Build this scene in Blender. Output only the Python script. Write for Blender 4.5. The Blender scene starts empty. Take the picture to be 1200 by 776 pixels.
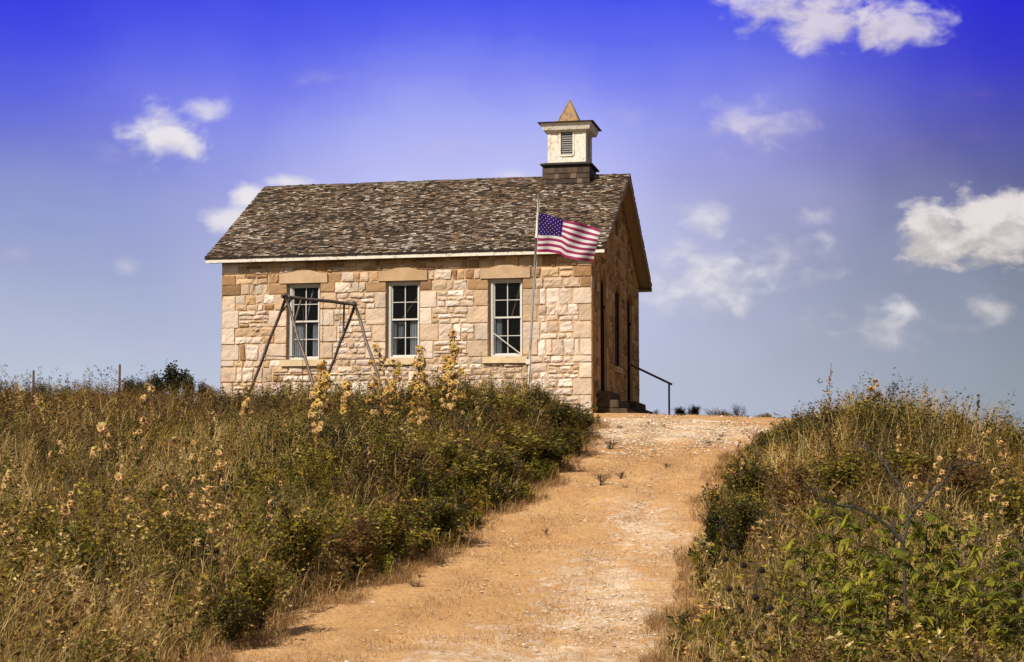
import bpy, bmesh, math, random
import numpy as np
from mathutils import Vector, Matrix, noise as mn

random.seed(7)
RNG = np.random.default_rng(11)
scene = bpy.context.scene
COL = bpy.data.collections.new("place")
scene.collection.children.link(COL)
R = math.radians

# ------------------------------------------------------------------ camera figures (photo pixels -> world)
F, PITCH, EYE = 2184.0, 0.0900, 1.6
CP, SP = math.cos(PITCH), math.sin(PITCH)

def ray(px, py):
    u = (388 - py) / F
    return Vector(((px - 600) / F, CP - SP * u, SP + CP * u))

def at(px, py, Y):
    r = ray(px, py)
    t = Y / r.y
    return Vector((r.x * t, Y, r.z * t + EYE))

def lin(r, g, b):
    def f(c):
        c /= 255.0
        return c / 12.92 if c <= 0.04045 else ((c + 0.055) / 1.055) ** 2.4
    return (f(r), f(g), f(b))

# ------------------------------------------------------------------ ground shape
_ys = np.arange(-120, 420, 0.25)
_tab = np.interp(_ys, [-120, -30, -8, 0, 13, 18.7, 22, 25, 30, 36, 42, 46, 48.5, 53, 60, 75, 110, 300, 420],
                 [-9, -2.6, -1.75, -1.6, -1.72, -1.6, -1.3, -0.92, -0.12, 0.83, 1.66, 2.08, 2.2, 2.24, 2.0, 0.6, -4, -26, -34])
_k = np.exp(-0.5 * (np.arange(-20, 21) * 0.25 / 1.1) ** 2); _k /= _k.sum()
_pad = np.pad(_tab, 20, mode='edge')
_tab = np.convolve(_pad, _k, mode='valid')

def ss(a, b, x):
    t = np.clip((np.asarray(x, float) - a) / (b - a), 0, 1)
    return t * t * (3 - 2 * t)

def vnoise(x, y, seed=0):
    x = np.asarray(x, float); y = np.asarray(y, float)
    xi = np.floor(x).astype(np.int64); yi = np.floor(y).astype(np.int64)
    xf = x - xi; yf = y - yi
    xf = xf * xf * (3 - 2 * xf); yf = yf * yf * (3 - 2 * yf)
    def h(a, b):
        n = (a * 374761393 + b * 668265263 + seed * 144664441) & 0x7fffffff
        n = ((n ^ (n >> 13)) * 1274126177) & 0x7fffffff
        n = (n ^ (n >> 16)) & 0xffff
        return n / 65535.0
    return ((h(xi, yi) * (1 - xf) + h(xi + 1, yi) * xf) * (1 - yf) +
            (h(xi, yi + 1) * (1 - xf) + h(xi + 1, yi + 1) * xf) * yf)

def fbm(x, y, s, seed=0, o=3):
    r = 0; a = 1; t = 0
    for i in range(o):
        r = r + a * vnoise(x / s * 2 ** i, y / s * 2 ** i, seed + i); t += a; a *= .5
    return r / t

PY = [0, 8, 14, 18.7, 21.5, 25, 30, 36, 42, 46, 49, 54, 60]
PL = [-3.6, -3.5, -3.3, -3.0, -2.4, -1.35, 0.1, 1.35, 1.85, 2.1, 2.6, 3.0, 3.4]
PR = [1.6, 1.55, 1.5, 1.6, 1.9, 2.35, 3.1, 4.3, 6.2, 7.5, 8.8, 9.2, 9.4]

def edges(Y):
    return np.interp(Y, PY, PL), np.interp(Y, PY, PR)

def path_dist(X, Y):            # >0 outside the path
    l, r = edges(Y)
    return np.maximum(l - X, X - r)

def GZ(X, Y):
    X = np.asarray(X, float); Y = np.asarray(Y, float)
    z = np.interp(Y, _ys, _tab)
    z = z - 0.12 * ss(3, 8, X) * ss(38, 46, Y) - 2.3 * ss(7.4, 13, X) * ss(31, 42, Y)
    d = path_dist(X, Y)
    zone = 1 - ss(44, 50, Y)
    z = z + 0.22 * ss(0.0, 1.8, d) * zone * (X < 2)
    # right hand mound
    l, r = edges(Y)
    sx = np.where(X < 6.0, 1 - ss(0, 1, (6.0 - X) / np.maximum(6.0 - (r + .1), .4)), np.exp(-((X - 6.0) / 3.0) ** 2))
    sx = np.where(X < r, 0, sx)
    z = z + 1.06 * sx * np.exp(-((Y - 28.5) / 5.5) ** 2)
    far = ss(70, 130, np.hypot(X, Y))
    z = z + (fbm(X, Y, 2.1, 3) - .5) * 0.16 * ss(0.2, 1.2, d) * (1 - ss(47, 49, Y))
    z = z + (fbm(X, Y, 60, 5) - .5) * 9 * far
    rr = np.hypot(X, Y - 40)
    z = z - 16 * ss(40, 260, rr) * (np.abs(X) > 0) * ss(12, 60, np.abs(X))
    return z + EYE

def gz(x, y):
    return float(GZ(np.array([x]), np.array([y]))[0])

# ------------------------------------------------------------------ materials
def new_mat(name):
    m = bpy.data.materials.new(name); m.use_nodes = True
    nt = m.node_tree; nt.nodes.clear()
    out = nt.nodes.new('ShaderNodeOutputMaterial')
    b = nt.nodes.new('ShaderNodeBsdfPrincipled')
    nt.links.new(b.outputs[0], out.inputs[0])
    return m, nt, b, out

def N(nt, t, **kw):
    n = nt.nodes.new(t)
    for k, v in kw.items():
        if k.startswith('i_'):
            key = k[2:]
            key = int(key) if key.isdigit() else key
            n.inputs[key].default_value = v
        else:
            setattr(n, k, v)
    return n

def mixc(nt, fac, a, b, mode='MIX'):
    n = N(nt, 'ShaderNodeMix', data_type='RGBA', blend_type=mode)
    for sock, v in ((n.inputs[0], fac), (n.inputs[6], a), (n.inputs[7], b)):
        if hasattr(v, 'is_output') or isinstance(v, bpy.types.NodeSocket):
            nt.links.new(v, sock)
        elif isinstance(v, (int, float)):
            sock.default_value = v
        else:
            sock.default_value = (*v, 1) if len(v) == 3 else v
    return n.outputs[2]

def math_(nt, op, a, b=None, c=None, clamp=False):
    n = N(nt, 'ShaderNodeMath', operation=op, use_clamp=clamp)
    for i, v in enumerate((a, b, c)):
        if v is None: continue
        if isinstance(v, bpy.types.NodeSocket): nt.links.new(v, n.inputs[i])
        else: n.inputs[i].default_value = v
    return n.outputs[0]

def maprange(nt, v, a, b, c=0.0, d=1.0, smooth=False):
    n = N(nt, 'ShaderNodeMapRange', interpolation_type='SMOOTHSTEP' if smooth else 'LINEAR')
    nt.links.new(v, n.inputs[0])
    for i, x in enumerate((a, b, c, d)): n.inputs[i + 1].default_value = x
    return n.outputs[0]

def noise_tex(nt, vec, scale, detail=4, rough=.6, dist=0):
    n = N(nt, 'ShaderNodeTexNoise')
    n.inputs['Scale'].default_value = scale; n.inputs['Detail'].default_value = detail
    n.inputs['Roughness'].default_value = rough; n.inputs['Distortion'].default_value = dist
    if vec is not None: nt.links.new(vec, n.inputs['Vector'])
    return n.outputs[0]

def attr_mat(name, rough=.8, n1=5, n2=40, amt=.35, bump=.3, bdist=.01, transl=0, spec=.3, vein=None):
    """surface whose own colour per piece comes from the 'Col' attribute, broken up by noise"""
    m, nt, b, out = new_mat(name)
    a = N(nt, 'ShaderNodeAttribute', attribute_name='Col')
    tc = N(nt, 'ShaderNodeTexCoord').outputs['Object']
    x = noise_tex(nt, tc, n1, 5, .65); y = noise_tex(nt, tc, n2, 4, .7)
    s = math_(nt, 'ADD', math_(nt, 'MULTIPLY', x, .5), math_(nt, 'MULTIPLY', y, .5))
    s = maprange(nt, s, .3, .7, 1 - amt, 1 + amt)
    comb = N(nt, 'ShaderNodeCombineColor'); 
    for i in range(3): nt.links.new(s, comb.inputs[i])
    c = mixc(nt, 1.0, a.outputs['Color'], comb.outputs[0], 'MULTIPLY')
    if vein: c = mixc(nt, maprange(nt, noise_tex(nt, tc, vein[0], 3, .6), vein[1], vein[1] + .1, 0, vein[3]), c, vein[2])
    nt.links.new(c, b.inputs['Base Color'])
    b.inputs['Roughness'].default_value = rough
    b.inputs['Specular IOR Level'].default_value = spec
    if bump:
        bp = N(nt, 'ShaderNodeBump'); bp.inputs['Strength'].default_value = bump; bp.inputs['Distance'].default_value = bdist
        nt.links.new(y, bp.inputs['Height']); nt.links.new(bp.outputs[0], b.inputs['Normal'])
    if transl:
        t = N(nt, 'ShaderNodeBsdfTranslucent'); nt.links.new(c, t.inputs[0])
        mx = N(nt, 'ShaderNodeMixShader'); mx.inputs[0].default_value = transl
        nt.links.new(b.outputs[0], mx.inputs[1]); nt.links.new(t.outputs[0], mx.inputs[2])
        nt.links.new(mx.outputs[0], out.inputs[0])
    return m

def leaf_mat(name, transl=.3, rough=.6, spec=.25):
    m, nt, b, out = new_mat(name)
    a = N(nt, 'ShaderNodeAttribute', attribute_name='Col')
    nt.links.new(a.outputs['Color'], b.inputs['Base Color'])
    b.inputs['Roughness'].default_value = rough
    b.inputs['Specular IOR Level'].default_value = spec
    t = N(nt, 'ShaderNodeBsdfTranslucent'); nt.links.new(a.outputs['Color'], t.inputs[0])
    mx = N(nt, 'ShaderNodeMixShader'); mx.inputs[0].default_value = transl
    nt.links.new(b.outputs[0], mx.inputs[1]); nt.links.new(t.outputs[0], mx.inputs[2])
    nt.links.new(mx.outputs[0], out.inputs[0])
    return m

def plain(name, c, rough=.7, n=12, amt=.3, bump=.2, metal=0, dirt=None, stretch=None, spec=.4):
    m, nt, b, out = new_mat(name)
    tc = N(nt, 'ShaderNodeTexCoord').outputs['Object']
    if stretch:
        mp = N(nt, 'ShaderNodeMapping'); mp.inputs['Scale'].default_value = stretch
        nt.links.new(tc, mp.inputs[0]); tc = mp.outputs[0]
    x = noise_tex(nt, tc, n, 6, .7)
    k = maprange(nt, x, .3, .7, 0, 1)
    col = mixc(nt, k, tuple(v * (1 - amt) for v in c), tuple(min(1, v * (1 + amt)) for v in c))
    if dirt:
        col = mixc(nt, maprange(nt, noise_tex(nt, tc, dirt[0], 5, .7), dirt[1], dirt[1] + .12, 0, dirt[3]), col, dirt[2])
    nt.links.new(col, b.inputs['Base Color'])
    b.inputs['Roughness'].default_value = rough; b.inputs['Metallic'].default_value = metal
    b.inputs['Specular IOR Level'].default_value = spec
    bp = N(nt, 'ShaderNodeBump'); bp.inputs['Strength'].default_value = bump; bp.inputs['Distance'].default_value = .01
    nt.links.new(x, bp.inputs['Height']); nt.links.new(bp.outputs[0], b.inputs['Normal'])
    return m

M = {}
M['stone'] = attr_mat('limestone', .9, 1.5, 45, .34, .6, .015, vein=(1.6, .6, (.36, .22, .12), .45))
M['shingle'] = attr_mat('weathered shingle', .85, 9, 60, .35, .5, .008)
M['white'] = plain('old white paint', (.70, .65, .57), .7, 14, .16, .15, dirt=(9, .53, (.34, .23, .14), .75))
M['sash'] = plain('white sash paint', (.58, .56, .52), .55, 20, .08, .1, dirt=(14, .64, (.35, .3, .24), .5))
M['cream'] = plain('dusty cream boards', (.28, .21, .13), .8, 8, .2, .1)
M['spire'] = plain('rusted spire tin', (.36, .21, .08), .7, 5, .35, .3, dirt=(5, .46, (.13, .10, .07), .9), stretch=(3, 3, .7))
M['dark_edge'] = plain('dark tarred edge', (.025, .02, .018), .7, 20, .3, .1)
M['louver'] = plain('grey louver slat', (.22, .22, .22), .7, 20, .2, .1)
M['black'] = plain('dark hollow', (.012, .011, .010), .9, 10, .3, .1)
M['door'] = plain('dark door wood', (.022, .015, .010), 1, 8, .3, .2, stretch=(6, 6, 1), spec=0)
M['curtain'] = plain('grey curtain', (.55, .57, .60), .9, 6, .15, .3, stretch=(8, 8, .6))
M['board'] = plain('inner board', (.30, .17, .09), .8, 10, .2, .1)
M['pipe'] = plain('weathered steel pipe', (.16, .13, .11), .6, 9, .45, .3, .4, dirt=(16, .5, (.15, .06, .025), .6))
M['pole'] = plain('galvanised pole', (.36, .34, .31), .5, 9, .3, .2, .4, dirt=(6, .55, (.22, .13, .07), .6))
M['rail'] = plain('dark rusted rail', (.10, .055, .035), .7, 20, .4, .2)
M['stepstone'] = plain('old step stone', (.085, .062, .042), 1, spec=0.05, n=8, amt=.4, bump=.6, dirt=(5, .5, (.05, .04, .03), .8))
M['leaf'] = leaf_mat('leaf')
M['dry'] = leaf_mat('dry grass', .22, .65, .2)
M['petal'] = leaf_mat('petal', .3, .6, .2)
M['bark'] = plain('grey bark', (.050, .040, .034), .9, 30, .4, .5)
M['stemm'] = plain('dry stem', (.11, .075, .035), .8, 30, .4, .3)
M['seed'] = plain('dark seed head', (.018, .012, .010), .9, 60, .4, .8)
M['gravel'] = attr_mat('limestone gravel', .9, 20, 90, .2, .4, .004)
# glass
m, nt, b, out = new_mat('window glass')
b.inputs['Base Color'].default_value = (.02, .022, .025, 1); b.inputs['Roughness'].default_value = .06
tr = N(nt, 'ShaderNodeBsdfTransparent'); tr.inputs[0].default_value = (.82, .84, .86, 1)
mx = N(nt, 'ShaderNodeMixShader'); mx.inputs[0].default_value = .88
nt.links.new(b.outputs[0], mx.inputs[1]); nt.links.new(tr.outputs[0], mx.inputs[2]); nt.links.new(mx.outputs[0], out.inputs[0])
M['glass'] = m

# ------------------------------------------------------------------ mesh helpers
def link(o, parent=None):
    COL.objects.link(o)
    if parent: o.parent = parent
    return o

def tag(o, label=None, cat=None, group=None, kind=None):
    if label: o['label'] = label
    if cat: o['category'] = cat
    if group: o['group'] = group
    if kind: o['kind'] = kind
    return o

def empty(name, loc=(0, 0, 0), rz=0):
    o = bpy.data.objects.new(name, None); o.location = loc; o.rotation_euler = (0, 0, rz)
    o.empty_display_size = .2
    return link(o)

class MB:
    def __init__(s): s.v = []; s.f = []; s.m = []; s.c = []
    def face(s, pts, mat=0, col=(1, 1, 1)):
        n = len(s.v); s.v.extend([tuple(p) for p in pts]); s.f.append(tuple(range(n, n + len(pts)))); s.m.append(mat); s.c.append(col)
    def mesh(s, verts, faces, mat=0, col=(1, 1, 1), cols=None):
        n = len(s.v); s.v.extend([tuple(p) for p in verts])
        for i, f in enumerate(faces):
            s.f.append(tuple(n + k for k in f)); s.m.append(mat); s.c.append(cols[i] if cols else col)
    def box(s, a, b, mat=0, col=(1, 1, 1), f=None, bev=0):
        x0, y0, z0 = a; x1, y1, z1 = b
        vs = [(x0, y0, z0), (x1, y0, z0), (x1, y1, z0), (x0, y1, z0), (x0, y0, z1), (x1, y0, z1), (x1, y1, z1), (x0, y1, z1)]
        if f: vs = [f(*v) for v in vs]
        s.mesh(vs, [(0, 3, 2, 1), (4, 5, 6, 7), (0, 1, 5, 4), (1, 2, 6, 5), (2, 3, 7, 6), (3, 0, 4, 7)], mat, col)
    def prism(s, poly, ext, mat=0, col=(1, 1, 1)):
        """poly: list of 3D points, ext: extrusion vector"""
        n = len(poly); e = Vector(ext)
        vs = [Vector(p) for p in poly] + [Vector(p) + e for p in poly]
        fs = [tuple(range(n)), tuple(range(2 * n - 1, n - 1, -1))] + [(i, (i + 1) % n, n + (i + 1) % n, n + i) for i in range(n)]
        s.mesh(vs, fs, mat, col)
    def tube(s, pts, rad, seg=8, mat=0, col=(1, 1, 1), cap=True):
        pts = [Vector(p) for p in pts]
        if isinstance(rad, (int, float)): rad = [rad] * len(pts)
        vs = []; fs = []
        for i, p in enumerate(pts):
            d = (pts[min(i + 1, len(pts) - 1)] - pts[max(i - 1, 0)]).normalized()
            u = d.cross(Vector((0, 0, 1)))
            if u.length < .05: u = d.cross(Vector((1, 0, 0)))
            u.normalize(); w = d.cross(u)
            for k in range(seg):
                a = 2 * math.pi * k / seg
                vs.append(p + (u * math.cos(a) + w * math.sin(a)) * rad[i])
        for i in range(len(pts) - 1):
            for k in range(seg):
                fs.append((i * seg + k, i * seg + (k + 1) % seg, (i + 1) * seg + (k + 1) % seg, (i + 1) * seg + k))
        if cap:
            fs.append(tuple(range(seg))); fs.append(tuple((len(pts) - 1) * seg + k for k in reversed(range(seg))))
        s.mesh(vs, fs, mat, col)
    def build(s, name, mats, parent=None, smooth=False):
        me = bpy.data.meshes.new(name); me.from_pydata(s.v, [], s.f)
        for mt in (mats if isinstance(mats, list) else [mats]): me.materials.append(mt)
        me.polygons.foreach_set('material_index', s.m)
        at_ = me.attributes.new('Col', 'FLOAT_COLOR', 'FACE')
        at_.data.foreach_set('color', [x for c in s.c for x in (c[0], c[1], c[2], 1)])
        if smooth: me.polygons.foreach_set('use_smooth', [True] * len(s.f))
        me.update()
        return link(bpy.data.objects.new(name, me), parent)

class NB:
    """many loose quads at once"""
    def __init__(s): s.q = []; s.c = []
    def add(s, quads, cols):
        s.q.append(np.asarray(quads, np.float32).reshape(-1, 4, 3)); s.c.append(np.broadcast_to(np.asarray(cols, np.float32), (s.q[-1].shape[0], 3)).copy())
    def data(s): return np.concatenate(s.q), np.concatenate(s.c)
    def mesh(s, name, mat):
        q, c = s.data(); n = len(q)
        me = bpy.data.meshes.new(name)
        me.vertices.add(n * 4); me.vertices.foreach_set('co', q.ravel())
        me.loops.add(n * 4); me.loops.foreach_set('vertex_index', np.arange(n * 4, dtype=np.int32))
        me.polygons.add(n); me.polygons.foreach_set('loop_start', np.arange(0, n * 4, 4, dtype=np.int32))
        me.update(calc_edges=True)
        a = me.attributes.new('Col', 'FLOAT_COLOR', 'FACE')
        a.data.foreach_set('color', np.concatenate([c, np.ones((n, 1), np.float32)], 1).ravel())
        me.materials.append(mat)
        return me
    def build(s, name, mat, parent=None):
        return link(bpy.data.objects.new(name, s.mesh(name, mat)), parent)

# ------------------------------------------------------------------ the setting: ground and path
def axis_pts(lo, hi, fine_lo, fine_hi, step):
    a = list(np.arange(fine_lo, fine_hi + 1e-6, step)); s = step; x = fine_hi
    while x < hi: s *= 1.35; x += s; a.append(x)
    s = step; x = fine_lo
    while x > lo: s *= 1.35; x -= s; a.insert(0, x)
    return np.array(a)

gx = axis_pts(-4000, 4000, -16, 14, .3); gy = axis_pts(-4000, 6000, 4, 62, .3)
GX, GY = np.meshgrid(gx, gy)
GZZ = GZ(GX, np.clip(GY, -120, 419)) - 0.16 * (path_dist(GX, GY) < .05)
nx, ny = len(gx), len(gy)
me = bpy.data.meshes.new('ground')
vs = np.stack([GX, GY, GZZ], -1).reshape(-1, 3)
idx = np.arange(nx * ny).reshape(ny, nx)
fs = np.stack([idx[:-1, :-1], idx[:-1, 1:], idx[1:, 1:], idx[1:, :-1]], -1).reshape(-1, 4)
me.from_pydata(vs.tolist(), [], fs.tolist()); me.polygons.foreach_set('use_smooth', [True] * len(fs)); me.update()
m, nt, b, out = new_mat('prairie soil')
tc = N(nt, 'ShaderNodeTexCoord').outputs['Object']
k = maprange(nt, noise_tex(nt, tc, .5, 8, .7), .35, .65)
c = mixc(nt, k, (.035, .025, .012), (.10, .065, .03))
c = mixc(nt, maprange(nt, noise_tex(nt, tc, 3.5, 6, .7), .5, .62, 0, .7), c, (.09, .085, .03))
nt.links.new(c, b.inputs['Base Color']); b.inputs['Roughness'].default_value = .95
b.inputs['Specular IOR Level'].default_value = .1
bp = N(nt, 'ShaderNodeBump'); bp.inputs['Strength'].default_value = .6; bp.inputs['Distance'].default_value = .05
nt.links.new(noise_tex(nt, tc, 12, 6, .7), bp.inputs['Height']); nt.links.new(bp.outputs[0], b.inputs['Normal'])
me.materials.append(m)
g = link(bpy.data.objects.new('ground', me)); tag(g, 'brown grassy hillside soil under the prairie plants', kind='structure')

# path sheet
rows = np.arange(5, 57.01, .12); cn = 75
PX = []; 
for y in rows:
    l, r = edges(y)
    l -= .35 + .35 * fbm(np.array([0.]), np.array([y]), 1.1, 21)[0]; r += .35 + .3 * fbm(np.array([0.]), np.array([y]), 1.1, 31)[0]
    PX.append(np.linspace(l, r, cn))
PX = np.array(PX); PYY = np.repeat(rows[:, None], cn, 1)
rel = (fbm(PX, PYY, .9, 41) - .5) * .10 + (fbm(PX, PYY, .28, 44) - .5) * .045
l, r = edges(PYY); cx = (l + r) / 2
w = np.clip((r - l) / 4.2, .5, 2)
for off in (-.75, .75): rel -= .045 * np.exp(-((PX - cx - off * w) / .28) ** 2)
edge = np.minimum(np.arange(cn), np.arange(cn)[::-1]) / 4.0
rel = rel * np.clip(edge, 0, 1)[None, :] + .012 - .06 * (1 - np.clip(edge, 0, 1))[None, :]
PZ = GZ(PX, PYY) + rel
me = bpy.data.meshes.new('dirt_path'); idx = np.arange(PX.size).reshape(PX.shape)
fs = np.stack([idx[:-1, :-1], idx[:-1, 1:], idx[1:, 1:], idx[1:, :-1]], -1).reshape(-1, 4)
me.from_pydata(np.stack([PX, PYY, PZ], -1).reshape(-1, 3).tolist(), [], fs.tolist())
me.polygons.foreach_set('use_smooth', [True] * len(fs)); me.update()
m, nt, b, out = new_mat('ochre dirt')
tc = N(nt, 'ShaderNodeTexCoord').outputs['Object']
n1 = noise_tex(nt, tc, .8, 8, .65); n2 = noise_tex(nt, tc, 7, 6, .75); n3 = noise_tex(nt, tc, 26, 6, .8); n4 = noise_tex(nt, tc, 2.6, 7, .7, .4)
c = mixc(nt, maprange(nt, n1, .35, .65), (.50, .27, .105), (.61, .37, .165))
c = mixc(nt, maprange(nt, n2, .45, .68, 0, .65), c, (.36, .195, .09))
c = mixc(nt, maprange(nt, n3, .52, .64, 0, .6), c, (.70, .53, .35))
c = mixc(nt, maprange(nt, n3, .47, .37, 0, .7), c, (.24, .13, .055))
# pale limestone showing through, at the top of the rise and in the near wheel track
sep = N(nt, 'ShaderNodeSeparateXYZ'); nt.links.new(tc, sep.inputs[0])
def blob(cx_, cy_, rx, ry):
    aa = math_(nt, 'MULTIPLY', math_(nt, 'DIVIDE', math_(nt, 'SUBTRACT', sep.outputs[0], cx_), rx), math_(nt, 'DIVIDE', math_(nt, 'SUBTRACT', sep.outputs[0], cx_), rx))
    bb = math_(nt, 'MULTIPLY', math_(nt, 'DIVIDE', math_(nt, 'SUBTRACT', sep.outputs[1], cy_), ry), math_(nt, 'DIVIDE', math_(nt, 'SUBTRACT', sep.outputs[1], cy_), ry))
    return math_(nt, 'SUBTRACT', 1.0, math_(nt, 'ADD', aa, bb))
white = None
for bb_ in ((3.4, 40.3, 1.7, 1.7), (3.2, 43.2, 1.5, 1.2), (5.2, 41.5, 1.2, .8), (.2, 17.5, 2.0, 4.5), (1.1, 22.5, 1.2, 5), (2.0, 28, .8, 4)):
    v = blob(*bb_)
    if bb_[1] > 35: v = math_(nt, 'ADD', v, .9)
    white = v if white is None else math_(nt, 'MAXIMUM', white, v)
white = maprange(nt, white, -.4, 1, 0, .15)
n5 = noise_tex(nt, tc, 18, 5, .75)
wn = math_(nt, 'ADD', math_(nt, 'MULTIPLY', n4, .3), math_(nt, 'ADD', math_(nt, 'MULTIPLY', n2, .3), math_(nt, 'MULTIPLY', n5, .4)))
wf = maprange(nt, math_(nt, 'ADD', wn, white), .60, .70, 0, .85)
c = mixc(nt, wf, c, (.74, .64, .52))
nt.links.new(c, b.inputs['Base Color']); b.inputs['Roughness'].default_value = .95; b.inputs['Specular IOR Level'].default_value = .1
bp = N(nt, 'ShaderNodeBump'); bp.inputs['Strength'].default_value = .9; bp.inputs['Distance'].default_value = .03
h = math_(nt, 'ADD', math_(nt, 'MULTIPLY', n2, .7), math_(nt, 'MULTIPLY', n3, .45))
nt.links.new(h, bp.inputs['Height']); nt.links.new(bp.outputs[0], b.inputs['Normal'])
me.materials.append(m)
pth = link(bpy.data.objects.new('dirt_path', me)); tag(pth, 'ochre dirt track climbing the hill to the school', kind='structure')
# ------------------------------------------------------------------ the schoolhouse
YAW = 0.205; CORNER = Vector((2.069, 48.0, 2.198 + EYE))
LEN, WID, HW, HR = 10.13, 8.92, 4.146, 6.985
OV, GOV = .264, .371
TAN = (HR - .125 - HW) / (WID / 2 + OV)          # roof rise of the shingle line
def lim(s): return HW - .03 + (min(s, WID - s) + OV) * TAN + .03
school = empty('schoolhouse', CORNER, -YAW)
tag(school, 'one-room limestone schoolhouse with shingled gable roof and white belfry on the hilltop', 'schoolhouse')
EX = Vector((math.cos(YAW), -math.sin(YAW), 0)); EY = Vector((math.sin(YAW), math.cos(YAW), 0))
def S2W(x, y, z): return CORNER + EX * x + EY * y + Vector((0, 0, z))

WINS = [(-8.27, -7.36), (-5.52, -4.61), (-2.745, -1.84)]
STONES = {
    'rubble': [lin(208, 190, 174), lin(216, 200, 186), lin(196, 178, 160), lin(220, 206, 194), lin(184, 162, 140), lin(208, 186, 170)],
    'quoin': [lin(204, 182, 160), lin(196, 172, 148), lin(208, 190, 172), lin(200, 180, 162), lin(188, 162, 134)],
    'brown': [lin(176, 142, 102), lin(156, 122, 86), lin(188, 156, 116), lin(146, 112, 80), lin(196, 168, 134)],
    'dark': [lin(150, 118, 86), lin(138, 108, 78), lin(160, 128, 94)],
    'gab': [lin(166, 126, 78), lin(150, 112, 66), lin(182, 142, 92), lin(130, 94, 56), lin(172, 132, 84)],  # same limestone, browned to put the gable's warm shade into the colour
}
def stone(mb, P, s0, s1, t0, t1, kind, rnd, dress=False, limf=None, depth=.035):
    if s1 - s0 < .03 or t1 - t0 < .03: return
    ta = tb = t1
    if limf:
        ta = min(t1, limf(s0)); tb = min(t1, limf(s1))
        if ta < t0 + .02 and tb < t0 + .02: return
        ta = max(ta, t0 + .01); tb = max(tb, t0 + .01)
    g = .006 if dress else .010
    j = (lambda: rnd.uniform(-.004, .004)) if dress else (lambda: rnd.uniform(-.024, .02))
    c00 = (s0 + g + j(), t0 + g + j()); c10 = (s1 - g + j(), t0 + g + j()); c11 = (s1 - g + j(), tb - g + j()); c01 = (s0 + g + j(), ta - g + j())
    cell = .075
    nx = max(3, int((s1 - s0) / cell) + 2); ny = max(3, int((t1 - t0) / cell) + 2)
    e = .016
    us = [0, min(.2, e / (s1 - s0))] + [i / (nx - 1) for i in range(1, nx - 1)] + [1 - min(.2, e / (s1 - s0)), 1]
    ws = [0, min(.2, e / (t1 - t0))] + [i / (ny - 1) for i in range(1, ny - 1)] + [1 - min(.2, e / (t1 - t0)), 1]
    amp = .013 if dress else rnd.uniform(.018, .036)
    base = rnd.uniform(.0, .008) if dress else rnd.uniform(-.004, .02)
    tilt = (rnd.uniform(-.02, .02), rnd.uniform(-.02, .025)) if not dress else (0, 0)
    off = rnd.uniform(0, 100); vs = []
    for b_, w_ in enumerate(ws):
        for a_, u_ in enumerate(us):
            s = (c00[0] * (1 - u_) + c10[0] * u_) * (1 - w_) + (c01[0] * (1 - u_) + c11[0] * u_) * w_
            t = (c00[1] * (1 - u_) + c10[1] * u_) * (1 - w_) + (c01[1] * (1 - u_) + c11[1] * u_) * w_
            if a_ in (0, len(us) - 1) or b_ in (0, len(ws) - 1): d = -depth
            else:
                ring = a_ in (1, len(us) - 2) or b_ in (1, len(ws) - 2)
                d = base + amp * (mn.noise((s * 5 + off, t * 8, off)) * .9 + mn.noise((s * 15, t * 22 + off, off)) * .8) + tilt[0] * (u_ - .5) + tilt[1] * (w_ - .5)
                if ring: d -= .004 if dress else .012
            vs.append(P(s, t, d))
    W = len(us); fs = [(b_ * W + a_, b_ * W + a_ + 1, (b_ + 1) * W + a_ + 1, (b_ + 1) * W + a_) for b_ in range(len(ws) - 1) for a_ in range(W - 1)]
    c = rnd.choice(STONES[kind]); v = rnd.uniform(.86, 1.08)
    c = tuple(min(.8, x * v) for x in c)
    mb.mesh(vs, fs, 0, c)

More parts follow.
